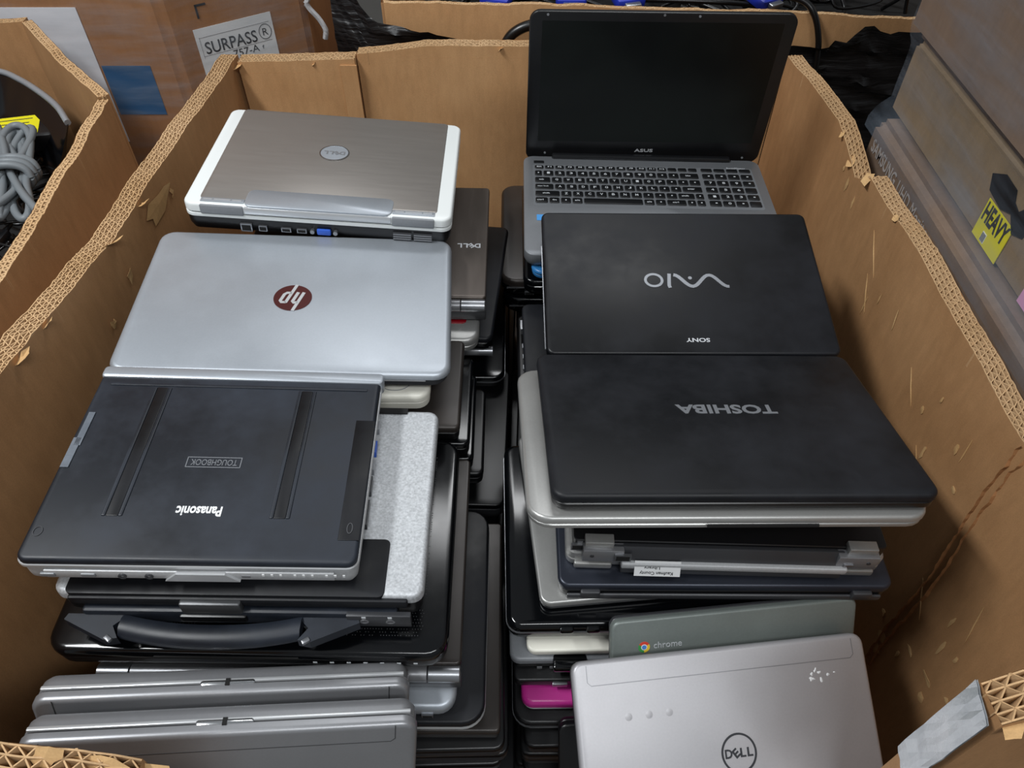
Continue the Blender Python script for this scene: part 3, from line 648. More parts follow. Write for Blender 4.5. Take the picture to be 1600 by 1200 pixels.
# ---- silver rugged tablet laptop with carry handle, under it
W, D, T = .350, .240, .044
root, lid, b, bT, z0 = laptop('silver speckled rugged laptop with black front panel and carry handle', W, D, T, (-.260, .458, .922), (-.0423, .033, .0023), 'silver_speckle', 'black_plain', .012, .013, .005, base_in=.002)
pan = slab_mesh(.300, .064, .006, [(0, T - .006), (0, T + .0004), (.001, T + .0008)], 5)
new_obj('front_panel', pan, 'black_matte', root, (-.012 + .0, -D / 2 + .031, 0))
part_box(root, 'front_lip', 'black_matte', 0, -D / 2 - .001, T - .010, W - .03, .006, .012, .002)
part_box(root, 'hinge_notch', 'black_gap', .110, D / 2 - .003, T - .001, .058, .008, .006)
part_box(root, 'hinge_insert', 'dark_grey', .110, D / 2 - .004, T - .0032, .056, .006, .006)
part_box(root, 'latch', 'gunmetal_dark', -.026, -D / 2 - .005, T - .014, .058, .008, .018, .002)
part_box(root, 'latch_grip', 'black_plain', -.026, -D / 2 - .007, T - .028, .064, .010, .010, .002)
# base ledge in front carrying the handle
part_box(root, 'front_ledge', 'black_scuffed', 0, -D / 2 - .004, .014, W - .05, .010, .022, .003)
for x in (.118, .143):
    new_obj('audio_jack', annulus(.0045, .0035, .0015, .001, 16), 'gunmetal', root, mtx=Matrix.Translation((x, -D / 2 - .0105, .015)) @ Matrix.Rotation(PI / 2, 4, 'X'))
    part_box(root, 'jack_mark', 'legend', x, -D / 2 - .0112, .0225, .004, .0006, .003)
part_box(root, 'jack_plate', 'dark_grey', .132, -D / 2 - .008, .015, .062, .006, .020, .001)
hd = []
for i in range(17):
    a = -1 + 2 * i / 16; hd.append((-.026 + a * .085, -D / 2 - .030 + .010 * abs(a) ** 2.2, .013))
V = []; F = []
for i, p in enumerate(hd):
    a = -1 + 2 * i / 16
    for yy, zz in ((.012, -.003), (.012, .005), (.006, .009), (-.004, .0085), (-.009, .004), (-.009, -.003), (.0, -.006)): V.append((p[0], p[1] + yy, p[2] + zz))
for i in range(16):
    for j in range(7): F.append((i * 7 + j, i * 7 + (j + 1) % 7, i * 7 + 7 + (j + 1) % 7, i * 7 + 7 + j))
F += [tuple(range(7)), tuple(range(112, 119))[::-1]]
me = mesh_from(V, F, 'handle', 50); bm = bmesh.new(); bm.from_mesh(me); bmesh.ops.recalc_face_normals(bm, faces=bm.faces); bm.to_mesh(me); bm.free()
hn = new_obj('carry_handle', me, 'black_scuffed', root); hn['label'] = 'curved black carry handle'
for s in (-1, 1):
    pts = [(s * .080, -.008), (s * .138, -.008), (s * .140, -.014), (s * .096, -.034), (s * .084, -.032), (s * .092, -.020)]
    pts = [(x - .026, y - D / 2) for x, y in pts]
    a = new_obj('handle_arm', poly_mesh(pts, .012), 'black_scuffed', root, (0, 0, .006))
    part_box(a, 'handle_pin', 'metal', s * .092 - .026, -D / 2 - .033, .012, .008, .005, .004, .001, (0, 0, s * .6))

# ---- glossy black laptop with dotted pattern under it
W, D, T = .392, .272, .033
root, lid, b, bT, z0 = laptop('big glossy black laptop with fine dotted pattern, under the handle laptop', W, D, T, (-.259, .440, .868), (-.02, .03, .0), 'black_gloss', 'black_plain', .022, .012, .006)
dots = []
rnd = random.Random(4); pm = box_mesh(.0009, .0009, .0003)
for i in range(40):
    for j in range(9):
        for s in (-1, 1):
            if rnd.random() < .8: dots.append((pm, Matrix.Translation((s * (.168 - i * .0028) + (j % 2) * .0014, -.088 - j * .0034, T))))
for j in range(60):
    for i in range(5):
        if rnd.random() < .7: dots.append((pm, Matrix.Translation((.156 + i * .0035, -.07 + j * .003, T))))
o = new_obj('dot_pattern', join(dots), 'gunmetal_dark', root); o['kind'] = 'stuff'
for k in range(7): part_box(root, 'front_icon', 'legend', .065 + k * .0165, -D / 2 - .0002, bT * .8, .004, .0006, .0022)
part_box(root, 'front_vent', 'black_gap', -.02, -D / 2 - .0003, z0 + .004, .14, .002, .003)

def barrel_dell(label, W, D, T, pos, rv, lid='bronze', base='brown_dark', logo=True):
    root, l, b, bT, z0 = laptop(label, W, D, T, pos, rv, lid, base, .006, .009, .0025)
    y = -D / 2 - .006
    new_obj('hinge_barrel', cyl_mesh(.0085, W - .070, 20, 'x'), 'gunmetal', root, (-W / 2 + .035, y, T - .010))
    for s in (-1, 1):
        new_obj('hinge_end', cyl_mesh(.0088, .033, 20, 'x', bev=.0008), 'metal', root, (-W / 2 + .001 if s < 0 else W / 2 - .034, y, T - .010))
    part_box(root, 'rear_face', 'gunmetal_dark', 0, y - .001, bT * .45, W, .012, bT * .9, .002)
    if logo: dell_logo(root, 'logo_light', (W / 2 - .035, .018, T), .036, PI)
    return root
barrel_dell('bronze-brown laptop poking out right of the white-edged laptop', .345, .262, .030, (-.208, .918, .905), (0, .02, 0), logo=False)
# the bronze laptop's own logo sits near its right edge
b5 = [o for o in bpy.data.objects if o.get('label', '').startswith('bronze-brown laptop poking')][0]
dell_logo(b5, 'logo_light', (.145, -.018, .030), .034, PI)
barrel_dell('brown-black laptop with silver hinge barrel, below the glossy dotted laptop', .37, .262, .030, (-.237, .444, .826), (-.01, .02, 0), lid='brown_dark', logo=False)

# ---- open laptop
AW, AD = .382, .256
M = pose((.209, .985, .915), (.0011, .0206, -.0065), .022)
root = empty('open_laptop', M, 'open laptop with silver keyboard deck and dark blank screen', 'laptop', 'laptops in the big box')
bs = new_obj('base', slab_mesh(AW, AD, .016, [(.010, 0), (.003, .002), (0, .008), (0, .020), (.0005, .0214), (.0015, .022)], 7), 'asus_deck', root)
kb = new_obj('keyboard', slab_mesh(.352, .112, .004, [(0, .0216), (0, .0222)], 3), 'asus_deck', root, (-.0005, .046, 0))
rows = [
    (.094, .011, [('esc', 1)] + [('f%d' % i, 1) for i in range(1, 13)] + [('', 1)] * 3, ['', '', '', '']),
    (.0765, .0155, [('`', .75)] + [(c, 1) for c in '1234567890-='] + [('bks', 1.75)], ['num', '/', '*', '-']),
    (.0580, .0155, [('tab', 1.45)] + [(c, 1) for c in 'QWERTYUIOP[]'] + [('\\', 1.05)], ['7', '8', '9', '+']),
    (.0395, .0155, [('caps lock', 1.7)] + [(c, 1) for c in "ASDFGHJKL;'"] + [('enter', 1.8)], ['4', '5', '6', '']),
    (.0210, .0155, [('shift', 2.2)] + [(c, 1) for c in 'ZXCVBNM,./'] + [('shift', 1.5), ('^', .8)], ['1', '2', '3', 'ent']),
    (.0035, .0155, [('ctrl', 1.15), ('fn', .95), ('#', .95), ('alt', .95), ('', 5.0), ('alt', .95), ('=', .95), ('ctrl', 1.7), ('<', .8), ('v', .8)], ['>', '0', '.', '']),
]
kcache = {}
def key_mesh(w, d):
    k = (round(w, 4), d)
    if k not in kcache: kcache[k] = slab_mesh(w, d, .0018, [(0, 0), (0, .0010), (.0004, .0014), (.001, .0016)], 3, name='key')
    return kcache[k]
legs = []; lcache = {}
def legend(s, x, y, w, h):
    if s not in lcache: lcache[s] = text_mesh(s, w, h, .01, .0002)
    legs.append((lcache[s], Matrix.Translation((x, y, .0239))))
KW = .262; x00 = -.1745
for (yy, kd, keys, pad) in rows:
    tot = sum(w for _, w in keys); x = x00; unit = KW / tot
    for s, w in keys:
        ww = w * unit; o = new_obj('key', key_mesh(ww - .0030, kd - .002), 'key', kb, (x + ww / 2 + .0005, yy - .046, .0222))
        if s and s not in "`-=[]\\;',./#<>v^": legend(s, x + ww / 2 - (.002 if len(s) > 1 and ww > .02 else 0), yy, min(.0046 + .0016 * (len(s) - 1), ww * .6), .0052 if len(s) == 1 else .0034)
        elif s: part = legs.append((box_mesh(.0022, .0022, .0003), Matrix.Translation((x + ww / 2, yy, .0240))))
        x += ww
    for i, s in enumerate(pad):
        w = .0205; xx = x00 + KW + .005 + i * w
        new_obj('key', key_mesh(w - .0030, kd - .002), 'key', kb, (xx + w / 2 - .0005, yy - .046, .0222))
        if s.isdigit(): legend(s, xx + w / 2, yy, .004, .0052)
        elif s: legs.append((box_mesh(.003, .0022, .0003), Matrix.Translation((xx + w / 2, yy, .0240))))
o = new_obj('key_legends', join(legs), 'legend', root); o['kind'] = 'stuff'
part_box(root, 'power_key', 'key', -.1665, .109, .0228, .016, .006, .0016, .0006)
put_text(root, 'SonicMaster', 'logo_light', (.151, .103, .022), .030, .0042, (0, 0, 0))
part_box(root, 'hinge_bar', 'bezel', .0, .1255, .0225, .290, .012, .010, .003)
part_box(root, 'sticker', 'blue_sticker', -.164, -.040, .0223, .016, .014, .0006, .0)['label'] = 'small blue sticker'
part_box(root, 'touchpad', 'gunmetal', -.03, -.070, .0222, .105, .072, .0006)
Ml = Matrix.Translation((0, .140, .008)) @ Matrix.Rotation(math.radians(93.0), 4, 'X') @ Matrix.Rotation(math.radians(.6), 4, 'Z')
sl = new_obj('screen_lid', slab_mesh(AW, .246, .016, [(.002, -.008), (0, -.006), (0, -.0012), (.0008, -.0003), (.002, 0)], 7), 'bezel', root, mtx=Ml @ Matrix.Translation((.004, .123, 0)))
new_obj('display', slab_mesh(.345, .195, .001, [(0, -.0005), (0, .0002)], 2), 'screen', sl, (0, .012, 0))
put_text(sl, 'ASUS', 'logo_light', (.001, -.1015, .0002), .030, .0055, bold=.02, name='logo')
for x, y in ((-.165, .118), (.05, .118), (.165, -.113), (-.16, -.108)): new_obj('bezel_bumper', cyl_mesh(.0018, .0006, 10), 'grey_plastic', sl, (x, y, 0))
new_obj('webcam', cyl_mesh(.0018, .0004, 12), 'gunmetal', sl, (0, .119, 0))

# ---- stack under the open laptop
laptop('laptop with bright blue edge directly under the open laptop', .368, .25, .016, (.212, .975, .891), (0, .02, .0), 'blue_trim', 'blue_trim', .016, .006)
laptop('glossy black laptop below the blue-edged one', .375, .25, .030, (.204, .985, .866), (0, .015, .0), 'black_gloss', 'black_gloss', .016, .010, .004)
for k, (z, dx, dy, lab) in enumerate(((.833, 0, 0, 'dark brown glossy laptop poking out left of the open laptop, upper one'), (.799, .004, -.004, 'dark brown glossy laptop poking out left of the open laptop, lower one'))):
    r_, l, b, bT, z0 = laptop(lab, .38, .258, .032, (.172 + dx, 1.030 + dy, z), (0, .01, .0), 'brown_dark' if k == 0 else 'black_gloss', 'black_gloss', .024, .013, .005)
    part_box(r_, 'chrome_line', 'metal', -.165, -.129, z0 - .0006, .03, .002, .0016)
    port(r_, -.145, -.1292, bT * .45, .014, .006)

# ---- black laptop lettered VAIO
root, lid, b, bT, z0 = laptop('matte black laptop with wavy silver logo, leaning on the open laptop', .37, .238, .030, (.227, .783, .938), (.1883, .017, .0105), 'black_soft', 'black_plain', .010, .010, .004)
T = .030
def vaio(root, cx, cy, z, s):
    P = []
    wave = [(-.022 + .0, .0105)]; 
    pts = []
    for i in range(25):
        t = i / 24; x = -.026 + .072 * t; pts.append((x, .0095 * math.cos(t * 3.05 * PI)))
    P.append((stroke_mesh(pts, .0052, .0005, w_end=.0046), Matrix.Identity(4)))
    P.append((stroke_mesh([(-.0315, .0115), (-.0335, -.008), (-.0325, -.012)], .0046, .0005), Matrix.Identity(4)))
    P.append((annulus(.0128, .0118, .0036, .0005), Matrix.Translation((-.0530, .0005, 0))))
    P.append((cyl_mesh(.0026, .0005, 14), Matrix.Translation((-.0045, .0045, 0))))
    o = new_obj('logo', join(P), 'logo_grey', root, (cx, cy, z)); o['label'] = 'wavy silver logo'
vaio(root, .013, -.003, T, 1)
put_text(root, 'SONY', 'logo_light', (.006, -.098, T), .030, .006, (0, 0, PI), .02)
part_box(root, 'side_trim', 'metal', -.1855, -.02, z0 - .001, .0015, .17, .002)

# ---- black laptop lettered TOSHIBA on a silver one
rvT = (-.2328, .031, .0296)
root, lid, b, bT, z0 = laptop('black laptop with one large grey upside-down word, on a silver laptop', .381, .252, .022, (.224, .535, .954), rvT, 'black_matte', 'black_plain', .014, .010, .005)
put_text(root, 'TOSHIBA', 'logo_grey', (.013, .012, .022), .112, .0165, (0, 0, PI), .03)
n_ = Vector((.027, .231, .973)); rt = Vector((.999, .026, -.034)); fw = Vector((-.033, .973, -.23))
pc = Vector((.224, .535, .954)) - n_ * .0228 - rt * .0135 - fw * .004
root, lid, b, bT, z0 = laptop('silver laptop directly under the black laptop with large grey lettering', .400, .258, .017, pc, rvT, 'silver_warm', 'silver_warm', .024, .008, .004)
part_box(root, 'thumb_notch', 'black_gap', .03, -.131, z0 - .0008, .11, .002, .003)

# ---- silver office laptop lying upside down, rear side with name label toward viewer
W, D, T = .350, .25, .050
M = pose((.238, .547, .872), (.0, .02, -.02), T)
root = empty('laptop', M, 'silver laptop lying upside down, hinge side with white library label toward front', 'laptop', 'laptops in the big box')
new_obj('lid', slab_mesh(W, D, .010, [(.003, 0), (.001, .001), (0, .003), (0, .0115), (.001, .0125)], 5), 'silver_warm', root)
new_obj('base', slab_mesh(W, D, .010, [(.001, .0135), (0, .0145), (0, .025), (.003, .028)], 5), 'silver_warm', root)
new_obj('underside', slab_mesh(W - .012, D - .004, .005, [(0, .026), (0, T - .001), (.001, T)], 4), 'black_plain', root)
yf = -D / 2
part_box(root, 'rear_strip', 'dark_grey', -.002, yf - .002, .037, .250, .010, .020, .002, (-.35, 0, 0))
sp = part_box(root, 'hinge_spine', 'silver_paint', .006, yf - .009, .0245, .245, .011, .010, .002)
part_box(root, 'spine_underside', 'gunmetal_dark', .006, yf - .007, .012, .243, .008, .016, .002)
for s, x in ((-1, -.140), (1, .140)):
    h = part_box(root, 'hinge_bracket', 'gunmetal', x + s * -.003, yf - .004, .036, .044, .011, .022, .001)
    part_box(h, 'bracket_top', 'silver_warm', s * .004 - .001, .005, .014, .031, .012, .012, .001)
    new_obj('bracket_screw', cyl_mesh(.0022, .001, 10, 'y'), 'dark_grey', h, (s * .012, -.0064, .001))
port(root, -.116, yf - .0105, .037, .018, .012); port(root, -.164, yf + .001, .038, .015, .011)
part_box(root, 'usb_port', 'metal', .128, yf - .0102, .033, .010, .002, .004)
lb = new_obj('name_label', box_mesh(.050, .019, .0006), 'label_white', root, mtx=Matrix.Translation((-.077, yf - .0152, .0235)) @ Matrix.Rotation(math.radians(62), 4, 'X')); lb['label'] = 'white sticker with two upside-down lines of print'
put_text(lb, 'Kaufman County', 'ink', (-.001, -.005, .0004), .036, .0052, (0, 0, PI)); put_text(lb, 'Library', 'ink', (-.006, .0018, .0004), .017, .0052, (0, 0, PI))
for s in (-1, 1): part_box(root, 'lid_foot', 'silver_warm', s * .145, yf - .002, .006, .042, .006, .010, .002)

# ---- dark navy lid
W, D, T = .372, .25, .030
root, lid, b, bT, z0 = laptop('laptop with dark blue-grey metallic lid under the upside-down silver laptop', W, D, T, (.237, .525, .822), (0, .012, 0), 'navy_lid', 'black_plain', .012, .010, .004)
for x in (-.150, .152):
    part_box(root, 'hinge', 'dark_grey', x, -D / 2 - .001, z0 - .004, .022, .008, .013, .002)
part_box(root, 'rear_trim', 'dark_grey', 0, -D / 2 - .001, bT * .5, W - .02, .004, .010, .002)
# ---- thin grey one
root, lid, b, bT, z0 = laptop('thin light grey laptop sticking out left of the dark blue-grey lid', .36, .245, .018, (.199, .530, .795), (-.02, .010, .10), 'silver_warm', 'gunmetal_dark', .012, .008, .003)
# ---- glossy black, chrome line
W, D, T = .385, .26, .036
root, lid, b, bT, z0 = laptop('thick glossy black laptop with chrome line, front of the right stack', W, D, T, (.184, .506, .777), (-.01, .01, .02), 'black_gloss', 'black_gloss', .016, .013, .007)
new_obj('chrome_line', slab_mesh(W + .001, D + .001, .016, [(0, z0 - .003), (0, z0 - .0008)], 6), 'metal', root)
for x in (-.125, -.095, .10, .13): part_box(root, 'hinge_cap', 'black_gloss', x, -D / 2 - .0005, T - .008, .016, .006, .012, .0025)
# ---- white on top of grey with hinge block
root, lid, b, bT, z0 = laptop('thin ivory white laptop on the grey laptop, front of right stack', .29, .21, .016, (.160, .470, .738), (0, .0, .02), 'ivory_plastic', 'ivory_plastic', .010, .007, .003)
W, D, T = .37, .25, .026
root, lid, b, bT, z0 = laptop('grey laptop with black hinge block beneath the ivory white one', W, D, T, (.180, .487, .720), (0, .01, .02), 'grey_plastic', 'black_plain', .012, .011, .004)
for x in (-.115, .115): part_box(root, 'hinge_block', 'black_gloss', x, -D / 2 - .002, T - .006, .040, .018, .015, .003)
for x in (-.150, -.135, -.118): part_box(root, 'rear_mark', 'gunmetal', x, -D / 2 - .0012, bT * .5, .006, .001, .005)
root, lid, b, bT, z0 = laptop('black laptop with small metal clip above the magenta one', .36, .24, .022, (.180, .468, .692), (0, .01, .015), 'black_plain', 'black_plain', .008, .008, .003)
part_box(root, 'metal_clip', 'metal', -.125, -.121, .013, .018, .004, .008, .001)
root, lid, b, bT, z0 = laptop('bright magenta pink laptop near the bottom of the right stack', .30, .21, .024, (.160, .434, .668), (0, .01, .012), 'magenta', 'white_plastic', .014, .014, .006)
root, lid, b, bT, z0 = laptop('black laptop with metal rim beneath the magenta one', .36, .24, .026, (.180, .435, .642), (0, .008, .01), 'black_plain', 'black_gloss', .022, .010, .004)
new_obj('metal_rim', slab_mesh(.361, .241, .022, [(0, z0 - .004), (0, z0 - .001)], 6), 'metal', root)

# ---- leaning front right
root, lid, b, bT, z0 = laptop('grey-green laptop with small multicoloured round logo, leaning at front right', .285, .19, .020, (.250, .325, .729), (.95, .1263, .0913), 'teal_grey', 'dark_grey', .010, .009, .003)
for k, (a0, m) in enumerate(((30, 'chrome_red'), (150, 'chrome_green'), (270, 'chrome_yellow'))):
    pts = [(0, 0)] + [(.0065 * math.cos(math.radians(a0 + 120 * i / 10)), .0065 * math.sin(math.radians(a0 + 120 * i / 10))) for i in range(11)]
    new_obj('logo_sector', poly_mesh(pts, .0004), m, root, (-.106, .062, .020))
new_obj('logo_ring', cyl_mesh(.0034, .0005, 16), 'label_white', root, (-.106, .062, .020)); new_obj('logo_centre', cyl_mesh(.0026, .0007, 16), 'chrome_blue', root, (-.106, .062, .020))
put_text(root, 'chrome', 'logo_light', (-.079, .063, .020), .032, .0075)
root, lid, b, bT, z0 = laptop('silver laptop with black ring logo leaning at the front right', .33, .226, .024, (.233, .242, .746), (.5, .1263, .1161), 'silver_dell', 'dark_grey', .012, .009, .004)
T = .024
dell_logo(root, 'logo_dark', (.004, .008, T), .031, 0, .0195, .0021)
for pts in ([(-.150, .1085), (-.150, .092), (-.146, .0885), (.146, .0885), (.150, .092), (.150, .1085)],): new_obj('strip_seam', stroke_mesh(pts, .0008, .0003), 'gunmetal', root, (0, 0, T - .0001))
rnd = random.Random(8)
for k in range(9): flake(root, 'sticker_residue', (.112 + rnd.uniform(-.016, .016), .074 + rnd.uniform(-.006, .007), T - .001), (1, 0, 0), (0, 1, 0), (0, 0, 1), 200 + k, (rnd.uniform(.004, .012), rnd.uniform(.003, .008)), .0, 'label_white')
for k in range(3): new_obj('dent', slab_mesh(.012, .012, .006, [(0, 0), (.003, .0003), (.0056, .0004)], 5), 'silver_dell', root, (-.110 + .022 * k, .055, T - .0002))
root, lid, b, bT, z0 = laptop('black slim laptop standing on edge behind the silver ring-logo laptop', .26, .14, .020, (.185, .270, .618), (1.0, .05, .05), 'black_plain', 'black_plain', .010, .009, .003)

# ---- two grey laptops standing on edge, front left
for k, (pos, lab) in enumerate((((-.263, .195, .799), 'grey laptop standing on edge, nearest the front left of the box'), ((-.275, .236, .783), 'grey laptop standing on edge behind another grey one, front left'))):
    W, D, T = .34, .200, .033
    root, lid, b, bT, z0 = laptop(lab, W, D, T, pos, (1.2954, .1621, -.0012), 'gunmetal', 'gunmetal', .014, .011, .005, group='grey laptops standing on edge')
    new_obj('strip_seam', stroke_mesh([(-.150, D / 2 - .001), (-.150, D / 2 - .020), (-.146, D / 2 - .024), (.146, D / 2 - .024), (.150, D / 2 - .020), (.150, D / 2 - .001)], .0009, .0003), 'gunmetal_dark', root, (0, 0, T - .0001))
    part_box(root, 'bright_edge', 'light_trim', 0, D / 2 - .0015, bT - .002, W - .012, .004, .004, .001)
    la = part_box(root, 'latch', 'chrome', .0, D / 2 - .001, z0 - .001, .050, .004, .006, .002)
    part_box(la, 'latch_slot', 'black_gap', 0, .0015, 0, .004, .002, .007)
    part_box(root, 'battery', 'gunmetal_dark', -.06, .03, .001, .22, .07, .004)

# ---- edges in the gap, left stacks
root, lid, b, bT, z0 = laptop('small white plastic laptop poking out under the red-logo silver laptop', .285, .185, .030, (-.243, .693, .912), (0, .03, .02), 'ivory_plastic', 'ivory_plastic', .016, .012, .006)
new_obj('lid_emblem', annulus(.018, .012, .0012, .0004), 'light_trim', root, (.100, -.072, .030))
W, D, T = .34, .24, .026
root, lid, b, bT, z0 = laptop('silver laptop with glossy red panel, right of the red-logo laptop', W, D, T, (-.215, .857, .872), (0, .02, .0), 'silver_warm', 'silver_warm', .020, .012, .006)
new_obj('red_panel', slab_mesh(.28, .21, .006, [(0, T - .001), (0, T + .0006), (.001, T + .001)], 4), 'red_gloss', root, (.012, .018, 0))
for k in range(5): part_box(root, 'speaker_slot', 'black_gap', .115 + k * .006, -D / 2 - .0001, T * .45, .003, .001, .005)
laptop('black laptop slanting out beside the bronze-brown laptop', .36, .262, .028, (-.196, .915, .842), (0, .01, -.09), 'black_soft', 'black_gloss', .012, .009, .004)
root, lid, b, bT, z0 = laptop('black laptop with silver hinge end, lower in the middle gap', .33, .24, .028, (-.193, .908, .812), (0, .01, 0), 'black_plain', 'black_plain', .010, .009)
new_obj('hinge_barrel', cyl_mesh(.007, .30, 16, 'x'), 'gunmetal', root, (-.145, -.125, .020)); new_obj('hinge_end', cyl_mesh(.0072, .02, 16, 'x'), 'metal', root, (.145, -.125, .020))
laptop('glossy dark laptop with rounded corner, low in the middle gap', .31, .23, .028, (-.214, .885, .783), (0, .01, 0), 'black_gloss', 'gunmetal_dark', .030, .011, .008)
root, lid, b, bT, z0 = laptop('wide glossy black laptop with thin silver border, low in the middle gap', .36, .26, .026, (-.191, .905, .754), (0, .005, 0), 'black_gloss', 'black_plain', .018, .009, .004)
new_obj('silver_border', slab_mesh(.361, .261, .018, [(0, z0 - .002), (0, z0 - .0008)], 6), 'metal', root)
root, lid, b, bT, z0 = laptop('silver laptop corner showing beside the grey standing laptops', .34, .235, .024, (-.228, .397, .793), (0, .01, 0), 'silver', 'silver', .018, .010, .006)
port(root, .14, -.1178, .006, .012, .006)
W, D = .372, .262
root, lid, b, bT, z0 = laptop('black laptop with curved silver trim line below the silver corner', W, D, .030, (-.215, .405, .766), (0, .01, 0), 'black_soft', 'black_gloss', .024, .012, .003)
new_obj('silver_trim', slab_mesh(W + .001, D + .001, .024, [(0, z0 - .0045), (.001, z0 - .001)], 8), 'light_trim', root)
laptop('dark brown laptop below the silver-trimmed black one', .375, .262, .030, (-.200, .407, .733), (0, .01, 0), 'brown_dark', 'black_plain', .006, .010, .003)
# black laptops in the middle gap under the hp one
laptop('dark grey-brown laptop in the gap behind the rugged laptops', .345, .152, .030, (-.236, .659, .876), (0, .02, 0), 'brown_dark', 'black_plain', .008, .010)
laptop('black laptop low in the gap behind the rugged laptops', .35, .152, .030, (-.228, .659, .842), (0, .01, 0), 'black_gloss', 'black_plain', .010, .010)
# right middle stack
root, lid, b, bT, z0 = laptop('black laptop with metal connectors, under the wavy-logo laptop', .36, .17, .030, (.196, .755, .842), (.03, .01, .02), 'black_matte', 'black_plain', .010, .010, .003)
for y in (-.04, -.02, .0, .02): part_box(root, 'vent_slot', 'metal', -.1802, y, .008, .001, .008, .003)
port(root, -.181, .055, .012, .018, .010, face='x')
laptop('black laptop below the connector laptop, middle of right side', .36, .188, .032, (.188, .758, .810), (0, .01, .01), 'black_plain', 'gunmetal_dark', .010, .010)

# ---- the rest of each pile, deep and dark
def pile(where, x, y, ztop, W, D, seed):
    rnd = random.Random(seed); z = FZ + .0165; k = 0
    n = max(1, int(round((ztop - z) / .036))); t = (ztop - z) / n
    grp = 'laptops deep in the pile, ' + where
    first = None
    for i in range(n):
        px, py = x + rnd.uniform(-.012, .012), y + rnd.uniform(-.012, .012)
        if first is None:
            first = laptop('dark closed laptop deep in the pile, ' + where, W, D, t - .0006, (px, py, z + t - .0006), (0, 0, rnd.uniform(-.03, .03)), 'black_plain', 'dark_grey', .012, .010, .003, group=grp, nseg=4)[0]
        else:
            r = first.copy(); C.objects.link(r); r.matrix_world = Matrix.Translation((px, py, z)) @ Matrix.Rotation(rnd.uniform(-.03, .03), 4, 'Z')
            for c in first.children:
                q = c.copy(); C.objects.link(q); q.parent = r
        z += t
pile('at the back left', -.193, .99, .726, .375, .25, 1)
pile('at the middle left', -.198, .705, .725, .38, .25, 2)
laptop('black glossy laptop at the bottom of the left gap', .345, .150, .030, (-.222, .660, .808), (0, .01, 0), 'black_gloss', 'black_plain', .010, .010)
laptop('dark plain laptop at the bottom of the left gap', .345, .150, .030, (-.210, .660, .776), (0, .01, 0), 'black_plain', 'black_plain', .010, .010)
pile('at the front left', -.193, .40, .70, .375, .25, 3)
pile('at the back right', .195, 1.03, .764, .38, .25, 4)
pile('at the middle right', .195, .745, .776, .38, .235, 5)
pile('at the front right', .195, .43, .614, .38, .25, 6)
# ------------------------------------------------------------------ cables in the left box
def thing_tube(name, label, m, pts, r, group=None, cat='cable', per=7, n=8):
    c = Vector((sum(p[0] for p in pts) / len(pts), sum(p[1] for p in pts) / len(pts), min(p[2] for p in pts) - r))
    o = new_obj(name, tube_mesh([Vector(p) - c for p in pts], r, n, per, name), m, None, c); return tag(o, label, cat, group)
rnd = random.Random(31)
# a bed of dark cables
for k in range(26):
    cx, cy = -.70 - rnd.random() * .52, .62 + rnd.random() * .66; R = rnd.uniform(.025, .06); pts = []
    if cx > -.70 + (1.1 - cy) * .1 - R * 1.2: cx = -.72 - R
    if cy > 1.1: cx = min(cx, -.66 - R - (cy + R - 1.1) * .95)
    a0 = rnd.random() * 6; tz = .80 + rnd.random() * .05
    for i in range(22): a = a0 + i * .62; pts.append((cx + R * math.cos(a) * (1 + .15 * math.sin(i)), cy + R * math.sin(a) * (.8 + .15 * math.cos(i * 1.7)), tz + .012 * math.sin(i * .9 + k) + i * .0006))
    thing_tube('power_cable', 'coiled black cable heaped in the left cable box', 'black_cable', pts, rnd.choice((.0022, .003, .0036)), 'black cables in the left box')
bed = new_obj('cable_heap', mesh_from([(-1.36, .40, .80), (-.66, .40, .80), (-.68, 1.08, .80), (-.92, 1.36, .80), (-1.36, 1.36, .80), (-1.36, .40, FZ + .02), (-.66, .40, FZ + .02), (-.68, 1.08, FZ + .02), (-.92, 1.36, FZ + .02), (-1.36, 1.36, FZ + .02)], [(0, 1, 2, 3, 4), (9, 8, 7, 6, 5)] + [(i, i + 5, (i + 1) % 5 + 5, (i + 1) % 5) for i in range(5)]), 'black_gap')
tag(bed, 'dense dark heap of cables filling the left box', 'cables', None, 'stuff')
# grey cable bundle tied in the middle
cx, cy, cz = -.825, 1.11, .885
pts = []
for i in range(60):
    a = i * .52; lobe = math.sin(a); 
    pts.append((cx + .035 * math.cos(a * .5 + .4) * abs(lobe) + .018 * math.sin(a * 1.3) - .05 * lobe, cy + .125 * lobe, cz + .010 * math.cos(a * .7) + .01 * abs(lobe)))
b = thing_tube('grey_cable', 'grey cable folded into a tied bundle on the cable heap', 'grey_cable', pts, .0062, None, per=6)
for k in range(3):
    w = [(cx + .034 * math.cos(t * PI / 8), cy - .012 + k * .012 + .003 * math.sin(t), cz + .004 + .024 * math.sin(t * PI / 8)) for t in range(17)]
    new_obj('wrap_turn', tube_mesh([Vector(p) - b.location for p in w], .0062, 8, 3), 'grey_cable', b)
# power brick with yellow label
ad = empty('power_adapter', Matrix.Translation((-.890, 1.268, .868)) @ Matrix.Rotation(.25, 4, 'Z') @ Matrix.Rotation(.1, 4, 'X'), 'black power adapter with yellow label among the cables', 'adapter')
new_obj('housing', box_mesh(.13, .075, .035, .008), 'black_plain', ad); l = part_box(ad, 'yellow_label', 'yellow', -.004, 0, .0178, .085, .055, .0008)
for k in range(4): part_box(l, 'print_line', 'ink', 0, .018 - .012 * k, .0006, .06 - .01 * (k % 2), .002, .0003)
